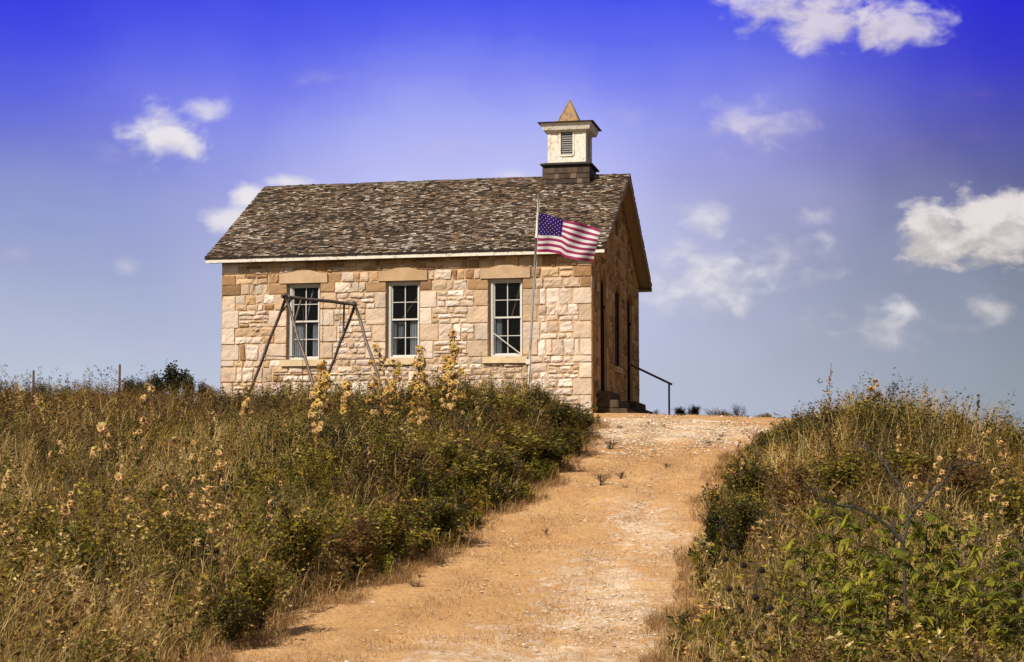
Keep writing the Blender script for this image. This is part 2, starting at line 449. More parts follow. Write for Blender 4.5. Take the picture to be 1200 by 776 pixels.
SUPER = [-.4, .06, .48, .92, 1.33, 1.51, 1.95, 2.4, 2.85, 3.28, 3.56, 3.84, 4.2]
def lay_wall(mb, P, S0, S1, blocked, jambs, limf=None, top=None, seed=1, theme='front'):
    rnd = random.Random(seed)
    rows = list(SUPER)
    if top:
        while rows[-1] < top: rows.append(rows[-1] + rnd.choice((.34, .42, .48)))
    for k in range(len(rows) - 1):
        t0, t1 = rows[k], rows[k + 1]; tm = (t0 + t1) / 2
        iv = [(S0, S1, True, True)]
        for (a, b_, c_, d_, jb) in blocked:
            if c_ < tm < d_:
                nv = []
                for (x0, x1, q0, q1) in iv:
                    if b_ <= x0 or a >= x1: nv.append((x0, x1, q0, q1)); continue
                    if a > x0: nv.append((x0, a, q0, jb))
                    if b_ < x1: nv.append((b_, x1, jb, q1))
                iv = nv
        band = abs(t0 - 3.28) < .01
        for (x0, x1, q0, q1) in iv:
            qk = 'quoin'
            if band: qk = 'dark'
            elif t0 >= 3.5: qk = 'brown'
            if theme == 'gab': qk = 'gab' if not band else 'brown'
            if q0:
                w = (.50 if (k + (x0 > S0)) % 2 else .38) + rnd.uniform(-.05, .05)
                w = min(w, (x1 - x0) * .5)
                stone(mb, P, x0, x0 + w, t0 + rnd.uniform(-.03, .03), t1 + rnd.uniform(-.02, .02), qk if rnd.random() < .75 or band or theme == 'gab' else 'rubble', rnd, True, limf); x0 += w
            if q1:
                w = (.34 if (k + (x1 < S1)) % 2 else .54) + rnd.uniform(-.05, .05)
                w = min(w, (x1 - x0) * .7)
                stone(mb, P, x1 - w, x1, t0, t1, qk, rnd, True, limf); x1 -= w
            x = x0
            while x < x1 - .02:
                cw = rnd.uniform(.55, 1.5); 
                if x1 - x - cw < .3: cw = x1 - x
                H = t1 - t0
                nl = 1 if H < .22 else (rnd.choice((1, 1, 2)) if H < .33 else rnd.choice((1, 2, 2, 3, 3, 4)))
                cuts = sorted([0, 1] + [(i + 1) / nl + rnd.uniform(-.3, .3) / nl for i in range(nl - 1)])
                for q in range(nl):
                    b0 = t0 + H * cuts[q]; b1 = t0 + H * cuts[q + 1]; y = x
                    while y < x + cw - .01:
                        sw = rnd.uniform(.14, .5)
                        if x + cw - y - sw < .14: sw = x + cw - y
                        kind = 'rubble'
                        if theme == 'gab': kind = 'gab'
                        elif t0 >= 3.5: kind = rnd.choice(('brown', 'brown', 'brown', 'quoin'))
                        elif rnd.random() < .16: kind = 'quoin'
                        if theme == 'front' and y < S0 + 2.2 and t0 > .8 and rnd.random() < .5: kind = 'brown' if rnd.random() < .5 else 'quoin'
                        stone(mb, P, y, y + sw, b0, b1, kind, rnd, False, limf); y += sw
                x += cw

MORTAR = lin(188, 160, 128)
def backing(mb, P, S0, S1, T0, T1, holes, limf=None, d=-.028):
    ss_ = sorted(set([S0, S1] + [h[0] for h in holes] + [h[1] for h in holes] + list(np.linspace(S0, S1, 14))))
    ts_ = sorted(set([T0, T1] + [h[2] for h in holes] + [h[3] for h in holes] + list(np.linspace(T0, T1, 12))))
    for i in range(len(ss_) - 1):
        for j in range(len(ts_) - 1):
            a, b_, c_, e_ = ss_[i], ss_[i + 1], ts_[j], ts_[j + 1]
            sm, tm = (a + b_) / 2, (c_ + e_) / 2
            if any(h[0] < sm < h[1] and h[2] < tm < h[3] for h in holes): continue
            ea = eb = e_
            if limf:
                ea, eb = min(e_, limf(a)), min(e_, limf(b_))
                if ea <= c_ and eb <= c_: continue
                ea = max(ea, c_); eb = max(eb, c_)
            mb.face([P(a, c_, d), P(b_, c_, d), P(b_, eb, d), P(a, ea, d)], 0, MORTAR)
    for h in holes:       # reveals
        for (p, q) in (((h[0], h[2]), (h[0], h[3])), ((h[1], h[2]), (h[1], h[3])), ((h[0], h[3]), (h[1], h[3])), ((h[0], h[2]), (h[1], h[2]))):
            mb.face([P(*p, .004), P(*q, .004), P(*q, -.42), P(*p, -.42)], 0, lin(170, 138, 100))

FRONT = lambda s, t, d: (s, -d, t)
GABR = lambda s, t, d: (d, s, t)
GABL = lambda s, t, d: (-LEN - d, s, t)
BACK = lambda s, t, d: (s, WID + d, t)

mb = MB()
holes = [(a, b_, 1.51, 3.56) for a, b_ in WINS]
blk = []
for a, b_ in WINS:
    blk += [(a, b_, 1.51, 3.56, True), (a - .16, b_ + .14, 1.33, 1.51, False), (a - .22, b_ + .22, 3.56, 3.84, False)]
lay_wall(mb, FRONT, -LEN, 0, blk, None, seed=5, theme='front')
backing(mb, FRONT, -LEN, 0, -.5, HW + .1, holes)
mb.build('wall', M['stone'], school)
GOPEN = [(1.40, 2.42, .62, 4.0), (3.98, 4.92, 1.5, 4.0), (6.35, 7.42, .62, 4.0), (4.16, 4.76, 5.25, 5.9)]
mb = MB()
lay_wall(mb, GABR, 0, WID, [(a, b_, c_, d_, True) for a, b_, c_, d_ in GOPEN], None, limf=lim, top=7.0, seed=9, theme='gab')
backing(mb, GABR, 0, WID, -.5, HR, GOPEN, lim)
for a, b_, c_, d_ in GOPEN:      # pointed heads
    hh = .45 if c_ < 5 else .3; mid = (a + b_) / 2
    for x in (a, b_):
        mb.prism([GABR(x, d_ - hh, .02), GABR(mid, d_, .02), GABR(x, d_, .02)], (-.3, 0, 0), 0, lin(150, 114, 74))
mb.build('wall', M['stone'], school)
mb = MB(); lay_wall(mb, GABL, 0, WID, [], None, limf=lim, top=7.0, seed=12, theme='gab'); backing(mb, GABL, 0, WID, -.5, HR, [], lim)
mb.build('wall', M['stone'], school)
mb = MB(); lay_wall(mb, BACK, -LEN, 0, [], None, seed=13, theme='front'); backing(mb, BACK, -LEN, 0, -.5, HW + .1, [])
mb.build('wall', M['stone'], school)
mb = MB(); mb.box((-LEN + .1, .1, .3), (-.1, WID - .1, .36)); mb.build('floor', M['door'], school)

# front windows
def window(k, a, b_):
    w = b_ - a; z0, z1 = 1.51, 3.56; d0 = .13      # set back from the stone face
    f = MB()
    jl, jr, ht, hb = .11, .055, .07, .05
    f.box((a, d0 - .02, z0), (a + jl, d0 + .10, z1)); f.box((b_ - jr, d0 - .02, z0), (b_, d0 + .10, z1))
    f.box((a + jl, d0 - .02, z1 - ht), (b_ - jr, d0 + .10, z1)); f.box((a + jl, d0 - .045, z0), (b_ - jr, d0 + .10, z0 + hb))
    f.box((a + jl * .5, d0 - .035, z0 + .01), (a + jl * .5 + .025, d0 - .021, z1 - .01))
    fo = f.build('window', M['sash'], school)
    zm = (z0 + z1) / 2 + .01
    for (za, zb, y) in ((zm - .02, z1 - ht, d0 + .02), (z0 + hb, zm + .03, d0 + .055)):
        s = MB(); xa, xb = a + jl, b_ - jr; st = .035
        s.box((xa, y, za), (xa + st, y + .032, zb)); s.box((xb - st, y, za), (xb, y + .032, zb))
        s.box((xa + st, y, zb - .035), (xb - st, y + .032, zb)); s.box((xa + st, y, za), (xb - st, y + .032, za + .045))
        xm = (xa + xb) / 2; zz = (za + zb) / 2
        s.box((xm - .011, y + .004, za + .045), (xm + .011, y + .028, zb - .035))
        s.box((xa + st, y + .006, zz - .009), (xm - .011, y + .026, zz + .009)); s.box((xm + .011, y + .006, zz - .009), (xb - st, y + .026, zz + .009))
        s.build('sash', M['sash'], fo)
        p = MB(); p.box((xa + st, y + .014, za + .045), (xb - st, y + .018, zb - .035)); p.build('pane', M['glass'], fo)
    s = MB(); r1 = random.Random(k)
    s.box((a - .155, -.075, 1.335), (b_ + .135, .22, 1.505), 0, lin(206, 184, 150), f=lambda x, y, z: (x + r1.uniform(-.006, .006), y, z + r1.uniform(-.006, .006)))
    s.build('sill', M['stone'], fo)
    s = MB(); m_ = (a + b_) / 2
    s.prism([(a - .215, -.03, 3.565), (b_ + .215, -.03, 3.565), (b_ + .21, -.035, 3.83), (b_ - .02, -.035, 3.84), (m_ + .02, -.035, 3.955), (a + .02, -.035, 3.84), (a - .21, -.035, 3.83)], (0, .2, 0), 0,
            [lin(190, 162, 130), lin(184, 154, 120), lin(186, 158, 128)][k])
    s.build('lintel', M['stone'], fo)
    # hangings and boards inside
    def cloth(x0, x1, z0_, z1_, y):
        c = MB(); n = 14; vs = []; 
        for i in range(n + 1):
            x = x0 + (x1 - x0) * i / n; yy = y + .025 * math.sin(i * 1.9 + k) 
            vs += [(x, yy, z0_ + .02 * math.sin(i * .7)), (x, yy * 1.0 + .01, z1_)]
        c.mesh(vs, [(2 * i, 2 * i + 2, 2 * i + 3, 2 * i + 1) for i in range(n)]); c.build('curtain', M['curtain'], fo)
    zl = zm - .02
    if k == 0: cloth(a + .12, a + .42, z0 + .1, zl, .24); cloth(b_ - .26, b_ - .06, z0 + .1, zl, .24)
    if k == 1: cloth(a + .12, a + .24, z0 + .08, zl, .24); cloth(b_ - .31, b_ - .06, z0 + .08, zl, .24); cloth(a + .25, a + .4, z0 + .55, zl - .03, .3)
    if k == 2: cloth(a + .16, a + .31, z0 + .1, zl, .26)
    bd = MB()
    L = [((a + .65, .23, 3.4), (a + .48, .23, 2.6)), ((b_ - .06, .23, 3.2), (a + .38, .23, 2.58)), ((b_ - .09, .23, 3.38), (b_ - .33, .23, 2.56))][k]
    bd.tube(L, .018, 4); bd.build('board', M['curtain' if k == 0 else 'board'], fo)
    if k == 2:
        bd = MB(); bd.tube([(a + .12, d0 - .03, 2.13), (b_ - .07, d0 - .03, 1.58)], .016, 4); bd.build('stick', M['sash'], fo)
    return fo
for k, (a, b_) in enumerate(WINS): window(k, a, b_)

# gable doors, window, vent
for i, (a, b_, c_, d_) in enumerate(GOPEN):
    f = MB(); x = -.07
    if i in (0, 2):
        f.box((x - .05, a, c_ - .02), (x, b_, 2.95)); f.box((x - .05, a, 2.95), (x + .03, b_, 3.03))
        for q in range(2):
            for h_ in ((.8, 1.7), (1.85, 2.8)):
                y0 = a + .12 + q * .47
                f.box((x + .001, y0, h_[0]), (x + .018, y0 + .36, h_[1]))
        f.box((x - .05, a, 3.03), (x - .01, b_, d_))
        do = f.build('door', M['door'], school)
        h_ = MB(); h_.tube([(x, a + .1, 1.65), (x + .05, a + .1, 1.65)], .03, 8); h_.build('handle', M['rail'], do)
    elif i == 1:
        f.box((x - .04, a, c_), (x + .04, a + .09, d_)); f.box((x - .04, b_ - .09, c_), (x + .04, b_, d_))
        f.box((x - .04, a + .09, c_), (x + .04, b_ - .09, c_ + .07)); f.box((x - .03, a + .09, 2.6), (x + .03, b_ - .09, 2.66)); f.box((x - .04, a + .09, d_ - .08), (x + .04, b_ - .09, d_))
        f.box((x - .02, (a + b_) / 2 - .012, c_ + .07), (x + .02, (a + b_) / 2 + .012, d_ - .08))
        wo = f.build('window', M['door'], school)
        p = MB(); p.box((x - .004, a + .05, c_ + .03), (x + .004, b_ - .05, d_ - .03)); p.build('pane', M['black'], wo)
        s = MB(); s.box((-.2, a - .12, 1.33), (.08, b_ + .12, 1.495), 0, lin(186, 154, 112)); s.build('sill', M['stone'], wo)
    else:
        f.box((x - .05, a, c_), (x - .03, b_, d_))
        for q in range(7): f.box((x - .03, a + .02, c_ + .05 + q * .085), (x + .03, b_ - .02, c_ + .07 + q * .085))
        f.build('vent', M['black'], school)
# doorsteps
mb = MB(); r1 = random.Random(3)
def slab(m, x0, x1, y0, y1, z0, z1, c=(1, 1, 1)):
    m.box((x0, y0, z0), (x1, y1, z1), 0, c, f=lambda x, y, z: (x + r1.uniform(-.03, .03), y + r1.uniform(-.03, .03), z + r1.uniform(-.015, .015)))
for (yc, wy) in ((1.75, 1.9), (6.8, 1.9)):
    for q in range(3):
        st = MB(); slab(st, .03, .34 + .22 * q, yc - wy / 2, yc + wy / 2, .62 - .22 * (q + 1) + .004 - (.25 if q == 2 else 0), .62 - .22 * q - .004, (.2, .15, .11))
        st.build('doorstep', M['stepstone'], school)

# roof
mb = MB()
def RP(x, sl, up, side):     # sl = horizontal run in from the shingle edge, side 0 near / 1 far
    y = -OV + sl; z = HW + .125 + sl * TAN + up
    return (x, y, z) if side == 0 else (x, WID - y, z)
run = WID / 2 + OV
for side in (0, 1):
    # roof boards and boxed soffit
    vs = []
    for up in (-.015, -.055):
        vs += [RP(-LEN - GOV, 0, up, side), RP(GOV, 0, up, side), RP(GOV, run, up, side), RP(-LEN - GOV, run, up, side)]
    mb.mesh(vs, [(0, 1, 2, 3), (7, 6, 5, 4), (0, 4, 5, 1), (1, 5, 6, 2), (3, 2, 6, 7), (0, 3, 7, 4)], 1, (1, 1, 1))
    ang = math.atan(TAN); sl_len = run / math.cos(ang); expo = .104
    nC = int(sl_len / expo); rr = random.Random(20 + side)
    for c_ in range(nC + 1):
        x = -LEN - GOV - .02 + rr.uniform(-.1, 0)
        while x < GOV + .015:
            w = rr.uniform(.06, .17); x1 = min(x + w, GOV + .02); xa = max(x, -LEN - GOV - .02)
            if x1 - xa < .03: x = x1 + .004; continue
            s0 = c_ * expo + rr.gauss(0, .012) - .01; s1 = s0 + expo * 2.1
            if c_ == 0: s0 = -.02 + rr.uniform(-.008, .008)
            lift = rr.choice((0, 0, .008, .014, .022, .04)) * rr.random(); th = rr.uniform(.016, .03)
            tilt = rr.uniform(-.006, .006)
            if rr.random() < .025 and c_ > 0: x = x1 + .004; continue
            H0 = s0 * math.cos(ang); H1 = min(s1 * math.cos(ang), run)
            if H0 >= run - .03: x = x1 + .004; continue
            xm = (xa + x1) / 2
            pat = mn.noise((xm * .55, c_ * .10 + side * 9, 1.0)) * .5 + mn.noise((xm * 2.1, c_ * .4, 4.0)) * .35
            t_ = rr.random() + pat * .55
            low = 1 - c_ / nC
            grey = (.22, .17, .13); brown = (.13, .08, .046); light = (.42, .36, .30); dark = (.045, .030, .020); tan = (.25, .16, .095)
            if t_ < .20: c0 = dark
            elif t_ < .52: c0 = brown
            elif t_ < .88: c0 = grey if rr.random() < .35 + .5 * low else tan
            else: c0 = light
            v = rr.uniform(.8, 1.2); c0 = tuple(q * v for q in c0)
            top = .012 + th + lift
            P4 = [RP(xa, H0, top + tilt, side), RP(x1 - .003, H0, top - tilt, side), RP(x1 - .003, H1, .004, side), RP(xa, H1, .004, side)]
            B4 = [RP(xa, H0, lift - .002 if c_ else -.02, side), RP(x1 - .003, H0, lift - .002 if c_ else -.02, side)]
            mb.mesh(P4 + B4, [(0, 1, 2, 3), (4, 5, 1, 0), (4, 0, 3), (5, 2, 1)], 0, cols=[c0, (.02, .014, .01), (.03, .02, .014), (.03, .02, .014)])  # butt and side faces near-black, painting in the shade lines between courses
            x = x1 + rr.uniform(.002, .008)
    # soffit between wall and fascia
zz = HW + .015
for side in (0, 1):
    y0, y1 = (-OV + .02, .0) if side == 0 else (WID, WID + OV - .02)
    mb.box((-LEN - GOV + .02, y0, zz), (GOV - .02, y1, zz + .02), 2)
for x0, x1 in ((.03, GOV - .03), (-LEN - GOV + .03, -LEN - .03)):     # raked soffit boards
    for side in (0, 1):
        vs = []
        for up in (-.075, -.10):
            vs += [RP(x0, .02, up, side), RP(x1, .02, up, side), RP(x1, run, up, side), RP(x0, run, up, side)]
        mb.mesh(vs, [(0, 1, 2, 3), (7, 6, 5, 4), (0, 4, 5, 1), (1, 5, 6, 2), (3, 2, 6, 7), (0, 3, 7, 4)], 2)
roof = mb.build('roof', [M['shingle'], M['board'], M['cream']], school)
# ridge course
mb = MB(); x = -LEN - GOV - .02; rr = random.Random(4)
while x < GOV:
    w = rr.uniform(.3, .5)
    for sg in (-1, 1):
        z = HR + .03 + rr.uniform(-.012, .012)
        c0 = tuple(q * rr.uniform(.7, 1.2) for q in (.14, .10, .07))
        y0 = WID / 2
        mb.prism([(x, y0, z), (x, y0 + sg * .14, z - .14 * TAN), (x, y0 + sg * .14, z - .14 * TAN - .02), (x, y0, z - .025)], (min(w, GOV + .02 - x), 0, 0), 0, c0)
    x += w + .004
mb.build('ridge_cap', M['shingle'], roof)
# fascia and rake boards
for side in (0, 1):
    mb = MB(); y = -OV if side == 0 else WID + OV
    mb.box((-LEN - GOV + .0, min(y, y + (.022 if side == 0 else -.022)), HW - .005), (GOV, max(y, y + (.022 if side == 0 else -.022)), HW + .105), 0)
    mb.build('fascia', M['white'], roof)
for x0 in (GOV - .024, -LEN - GOV + .002):
    for side in (0, 1):
        mb = MB(); vs = []
        for xx in (x0, x0 + .022):
            vs += [RP(xx, .024, -.058, side), RP(xx, run, -.058, side), RP(xx, run, -.19, side), RP(xx, .024, -.13, side)]
        mb.mesh(vs, [(0, 1, 2, 3), (7, 6, 5, 4), (0, 4, 5, 1), (1, 5, 6, 2), (2, 6, 7, 3), (3, 7, 4, 0)])
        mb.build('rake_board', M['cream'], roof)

# belfry
cx, cy = -1.345, WID / 2
hb = .68; zb0, zb1 = 5.9, 7.27
bel = MB()
bel.box((cx - hb + .03, cy - hb + .03, zb0), (cx + hb - .03, cy + hb - .03, zb1 - .02), 0, (.03, .025, .02))
rr = random.Random(8)
for fc in range(4):
    for c_ in range(9):
        z0 = 6.1 + c_ * .145 
        if z0 + .16 > zb1: break
        u = -hb
        while u < hb - .02:
            w = min(rr.uniform(.1, .19), hb - u); t0 = .0; 
            o0 = .02 + rr.uniform(0, .012); o1 = .002
            def q(uu, z, o): 
                d = hb - .03 + o
                return [(cx + uu, cy - d, z), (cx + d, cy + uu, z), (cx - uu, cy + d, z), (cx - d, cy - uu, z)][fc]
            zt = z0 + .17; zbt = z0 + rr.uniform(-.006, .006)
            vs = [q(u, zbt, o0), q(u + w - .006, zbt, o0), q(u + w - .006, zt, o1), q(u, zt, o1), q(u, zbt, 0), q(u + w - .006, zbt, 0)]
            c0 = rr.choice(((.06, .038, .024), (.09, .058, .036), (.04, .028, .02), (.15, .10, .07), (.07, .048, .032)))
            bel.mesh(vs, [(0, 1, 2, 3), (4, 5, 1, 0), (0, 3, 4), (1, 5, 2)], 0, c0)
            u += w
belo = bel.build('belfry', M['shingle'], school)
def ring(m, h0, z0, h1, z1, mat=0, col=(1, 1, 1)):
    a = [(cx - h0, cy - h0, z0), (cx + h0, cy - h0, z0), (cx + h0, cy + h0, z0), (cx - h0, cy + h0, z0)]
    b2 = [(cx - h1, cy - h1, z1), (cx + h1, cy - h1, z1), (cx + h1, cy + h1, z1), (cx - h1, cy + h1, z1)]
    m.mesh(a + b2, [(0, 1, 5, 4), (1, 2, 6, 5), (2, 3, 7, 6), (3, 0, 4, 7), (3, 2, 1, 0), (4, 5, 6, 7)], mat, col)
m_ = MB(); ring(m_, .735, zb1 - .06, .735, zb1 - .02); ring(m_, .735, zb1 - .018, .56, zb1 + .03); m_.build('ledge', M['dark_edge'], belo)
m_ = MB(); m_.box((cx - .70, cy - .735, 6.475), (cx + .70, cy - .70, 6.52)); m_.build('flashing', M['white'], belo)
# lantern body: corner posts, boards, louvre openings
hbod = .535; zc0, zc1 = zb1 + .03, 8.22
m_ = MB(); lvs = []
def bq(fc, u, d, z):
    return [(cx + u, cy - d, z), (cx + d, cy + u, z), (cx - u, cy + d, z), (cx - d, cy - u, z)][fc]
def bbox_(m, fc, u0, u1, d0, d1, z0, z1, mat=0):
    vs = [bq(fc, u, d, z) for z in (z0, z1) for (u, d) in ((u0, d0), (u1, d0), (u1, d1), (u0, d1))]
    m.mesh(vs, [(0, 3, 2, 1), (4, 5, 6, 7), (0, 1, 5, 4), (1, 2, 6, 5), (2, 3, 7, 6), (3, 0, 4, 7)], mat)
for fc in range(4):
    h = hbod
    bbox_(m_, fc, -h, -.185, h - .04, h, zc0, zc1); bbox_(m_, fc, .185, h - .041, h - .04, h, zc0, zc1)
    bbox_(m_, fc, -.185, .185, h - .04, h, zc0, 7.52); bbox_(m_, fc, -.185, .185, h - .04, h, 8.17, zc1)
    bbox_(m_, fc, -h - .012, -h + .075, h + .001, h + .014, zc0, zc1); bbox_(m_, fc, h - .075, h - .001, h + .001, h + .014, zc0, zc1)
    bbox_(m_, fc, -.215, -.17, h + .001, h + .02, 7.49, 8.2); bbox_(m_, fc, .17, .215, h + .001, h + .02, 7.49, 8.2); bbox_(m_, fc, -.169, .169, h + .001, h + .03, 7.47, 7.52)
    bbox_(m_, fc, -h + .08, h - .08, h + .001, h + .012, zc0, zc0 + .09)
    lv = MB(); lvs.append(lv)
    for q in range(10):
        z0 = 7.53 + q * .064
        vs = [bq(fc, -.168, h - .01, z0), bq(fc, .168, h - .01, z0), bq(fc, .168, h - .055, z0 + .05), bq(fc, -.168, h - .055, z0 + .05)]
        lv.mesh(vs + [tuple(np.array(v) + (0, 0, .012)) for v in vs], [(0, 1, 2, 3), (7, 6, 5, 4), (0, 4, 5, 1)])
m_.build('lantern', M['white'], belo); [q.build('louver', M['louver'], belo) for q in lvs]
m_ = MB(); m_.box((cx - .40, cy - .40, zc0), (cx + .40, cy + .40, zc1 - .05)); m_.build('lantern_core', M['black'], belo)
m_ = MB(); ring(m_, .56, zc1 - .03, .60, zc1, 0); ring(m_, .66, zc1 + .001, .73, zc1 + .19, 0); m_.build('cornice', M['white'], belo)
m_ = MB(); ring(m_, .79, zc1 + .192, .80, zc1 + .215); ring(m_, .795, zc1 + .216, .30, zc1 + .30); m_.build('cap', M['dark_edge'], belo)
m_ = MB(); ring(m_, .315, zc1 + .26, .012, 9.2)
for fc in range(4):
    p0 = Vector(bq(fc, -.32, .32, zc1 + .25)); p1 = Vector((cx, cy, 9.22)); m_.tube([p0, p1], [.022, .012], 5)
m_.build('spire', M['spire'], belo)

# ------------------------------------------------------------------ handrail at the far door
hr = empty('handrail', S2W(1.25, 6.3, 0)); tag(hr, 'thin rusty handrail sloping down from the school door on one post', 'handrail')
def local(mbm, o):
    for i, v in enumerate(mbm.v): mbm.v[i] = tuple(Vector(v) - o.location)
A_ = S2W(.03, 6.35, 1.74); B_ = at(784, 449, S2W(1.25, 6.3, 0).y)
m_ = MB(); m_.tube([A_, B_, B_ + (B_ - A_).normalized() * .10], .032, 8); local(m_, hr); m_.build('rail', M['rail'], hr)
m_ = MB(); m_.tube([(B_.x, B_.y, B_.z - .01), (B_.x, B_.y, gz(B_.x, B_.y) - .2)], .028, 8); local(m_, hr); m_.build('post', M['rail'], hr)

# ------------------------------------------------------------------ swing set
T1 = at(335, 348, 43.6); T2 = at(416, 356.5, 44.9)
perp = Vector((.65, -.76, 0))
sw = empty('swing_set', ((T1 + T2) / 2).xy.to_3d() + Vector((0, 0, gz(*((T1 + T2) / 2).xy)))); tag(sw, 'old bare pipe swing set frame with an empty chain swing before the school wall', 'swing set')
def foot(T, k, px_):
    # foot on the ground below pixel column px_
    p = T + perp * k
    return Vector((p.x, p.y, gz(p.x, p.y) - .1))
def part(name, mat, fn, par=sw, smooth=True):
    m = MB(); fn(m); local(m, sw); return m.build(name, mat, par, smooth)
def bent(a, b_, w=.012):
    out_ = []
    for i in range(7):
        t = i / 6; p = a.lerp(b_, t); out_.append(p + Vector((w * math.sin(i * 2.3), 0, w * math.cos(i * 1.7))) * (0 < i < 6))
    return out_
legs = []
for T, ks in ((T1, (-1.85, 1.62)), (T2, (-1.75, 1.45))):
    for k in ks:
        fp = foot(T, k, 0); legs.append((T, fp)); part('leg', M['pipe'], lambda m: m.tube(bent(T + Vector((0, 0, -.02)), fp), .036, 8))
d_ = (T2 - T1).normalized()
part('top_bar', M['pipe'], lambda m: m.tube(bent(T1 - d_ * .12, T2 + d_ * .05, .01), .042, 8))
for i in (0, 2):
    a0 = legs[i]; a1 = legs[i + 1]; t = .46
    if i == 2: part('cross_bar', M['pipe'], lambda m: m.tube([a0[0].lerp(a0[1], .5), a1[0].lerp(a1[1], .5)], .012, 6))
    else: part('cross_bar', M['pipe'], lambda m: m.tube([a0[0].lerp(a0[1], .5), a1[0].lerp(a1[1], .5)], .016, 6))
part('brace', M['pipe'], lambda m: m.tube([T1.lerp(T2, .22), legs[1][0].lerp(legs[1][1], .22)], .024, 6))
part('brace', M['pipe'], lambda m: m.tube([T1.lerp(T2, .10), legs[0][0].lerp(legs[0][1], .16)], .022, 6))
part('brace', M['pipe'], lambda m: m.tube([T1.lerp(T2, .84), legs[2][0].lerp(legs[2][1], .27)], .024, 6))
part('coupling', M['pipe'], lambda m: m.tube([T1 - d_ * .03, T1 + d_ * .06], .065, 8))
part('coupling', M['pipe'], lambda m: m.tube([T2 - d_ * .06, T2 + d_ * .03], .065, 8))
for t in (.53, .74): part('hook', M['pipe'], lambda m: m.tube([T1.lerp(T2, t), T1.lerp(T2, t) + Vector((0, 0, .10))], .012, 6))
def chain(m, a, ln):
    n = int(ln / .05)
    for i in range(n):
        p = a + Vector((.006 * math.sin(i), 0, -i * .05)); m.tube([p, p + Vector((.004, 0, -.047))], .0095 if i % 2 else .006, 5, cap=False)
c1 = T1.lerp(T2, .25); part('chain', M['rail'], lambda m: chain(m, c1, 2.3))
c1b = T1.lerp(T2, .33); 
part('chain', M['rail'], lambda m: chain(m, T1.lerp(T2, .53), 1.05))
part('chain', M['rail'], lambda m: chain(m, T1.lerp(T2, .78), 1.0))
part('seat', M['rail'], lambda m: m.box(tuple(c1 + Vector((-.22, -.07, -2.34))), tuple(c1 + Vector((.22, .07, -2.31)))), smooth=False)

# ------------------------------------------------------------------ flag pole and flag
PYD = 44.5
base_p = at(617.5, 485, PYD); base_p.z = gz(base_p.x, PYD) - .1; top_p = at(631, 228, PYD)
fp = empty('flagpole', (base_p.x, PYD, base_p.z + .1)); tag(fp, 'thin leaning metal flagpole standing before the school wall', 'flagpole')
m_ = MB(); m_.tube([base_p.lerp(top_p, t) for t in (0, .3, .6, .8)], [.034, .032, .03, .026], 10); local(m_, fp); m_.build('pole', M['pole'], fp, True)
m_ = MB(); m_.tube([base_p.lerp(top_p, t) for t in (.8, .9, 1)], [.023, .02, .018], 10); local(m_, fp); m_.build('pole_top', M['white'], fp, True)
m_ = MB(); q = at(618.6, 424, PYD); m_.box(tuple(q - Vector((.05, .05, .06))), tuple(q + Vector((.05, .05, .06)))); local(m_, fp); m_.build('cleat', M['white'], fp)
m_ = MB(); m_.tube([base_p.lerp(top_p, t) + Vector((.035 + .01 * math.sin(t * 20), -.03, 0)) for t in np.linspace(.22, .97, 14)], .005, 5); local(m_, fp); m_.build('halyard', M['curtain'], fp)

TOPC = [(0, 631, 249), (.22, 645, 252.5), (.42, 660.5, 258), (.7, 681, 262), (.88, 695, 266), (1, 703.5, 269.5)]
BOTC = [(0, 629, 295.5), (.25, 642, 295.5), (.42, 656, 297.5), (.55, 662, 302), (.75, 676, 304.5), (1, 695, 307)]
def curve(C, a):
    xs = [c[0] for c in C]
    return float(np.interp(a, xs, [c[1] for c in C])), float(np.interp(a, xs, [c[2] for c in C]))
def FL(a, b_):
    x0, y0 = curve(TOPC, a); x1, y1 = curve(BOTC, a)
    bb = b_ 
    px, py = x0 + (x1 - x0) * bb, y0 + (y1 - y0) * bb
    py += 1.3 * math.sin(a * 9 + b_ * 2) * math.sin(math.pi * b_)
    d = .10 * math.sin(a * 8.5 - b_ * 1.6 + .4) * min(1, a * 3) + .05 * math.sin(a * 17 + b_ * 4) * a
    return at(px, py, PYD - .02 + d)
sub = 4; NA, NB_ = 60, 13 * sub; fo = FL(0, 0)
flag = empty('national_flag', fo); tag(flag, 'red, white and blue striped flag with starred canton flying from the pole', 'flag')
m_ = MB()
vs = [FL(i / NA, j / NB_) - fo for j in range(NB_ + 1) for i in range(NA + 1)]
cR, cW, cB = (.30, .030, .11), (.74, .70, .70), (.030, .008, .13)
fs = []; cs = []
for j in range(NB_):
    for i in range(NA):
        st = j // sub; can = i < NA * .41 and st < 7
        if i > NA * .985 and (j // 2) % 3 == 0: continue
        fs.append((j * (NA + 1) + i, j * (NA + 1) + i + 1, (j + 1) * (NA + 1) + i + 1, (j + 1) * (NA + 1) + i)); cs.append(cB if can else (cR if st % 2 == 0 else cW))
m_.mesh(vs, fs, 0, cols=cs); m_.build('cloth', M['petal'], flag, True)
m_ = MB()
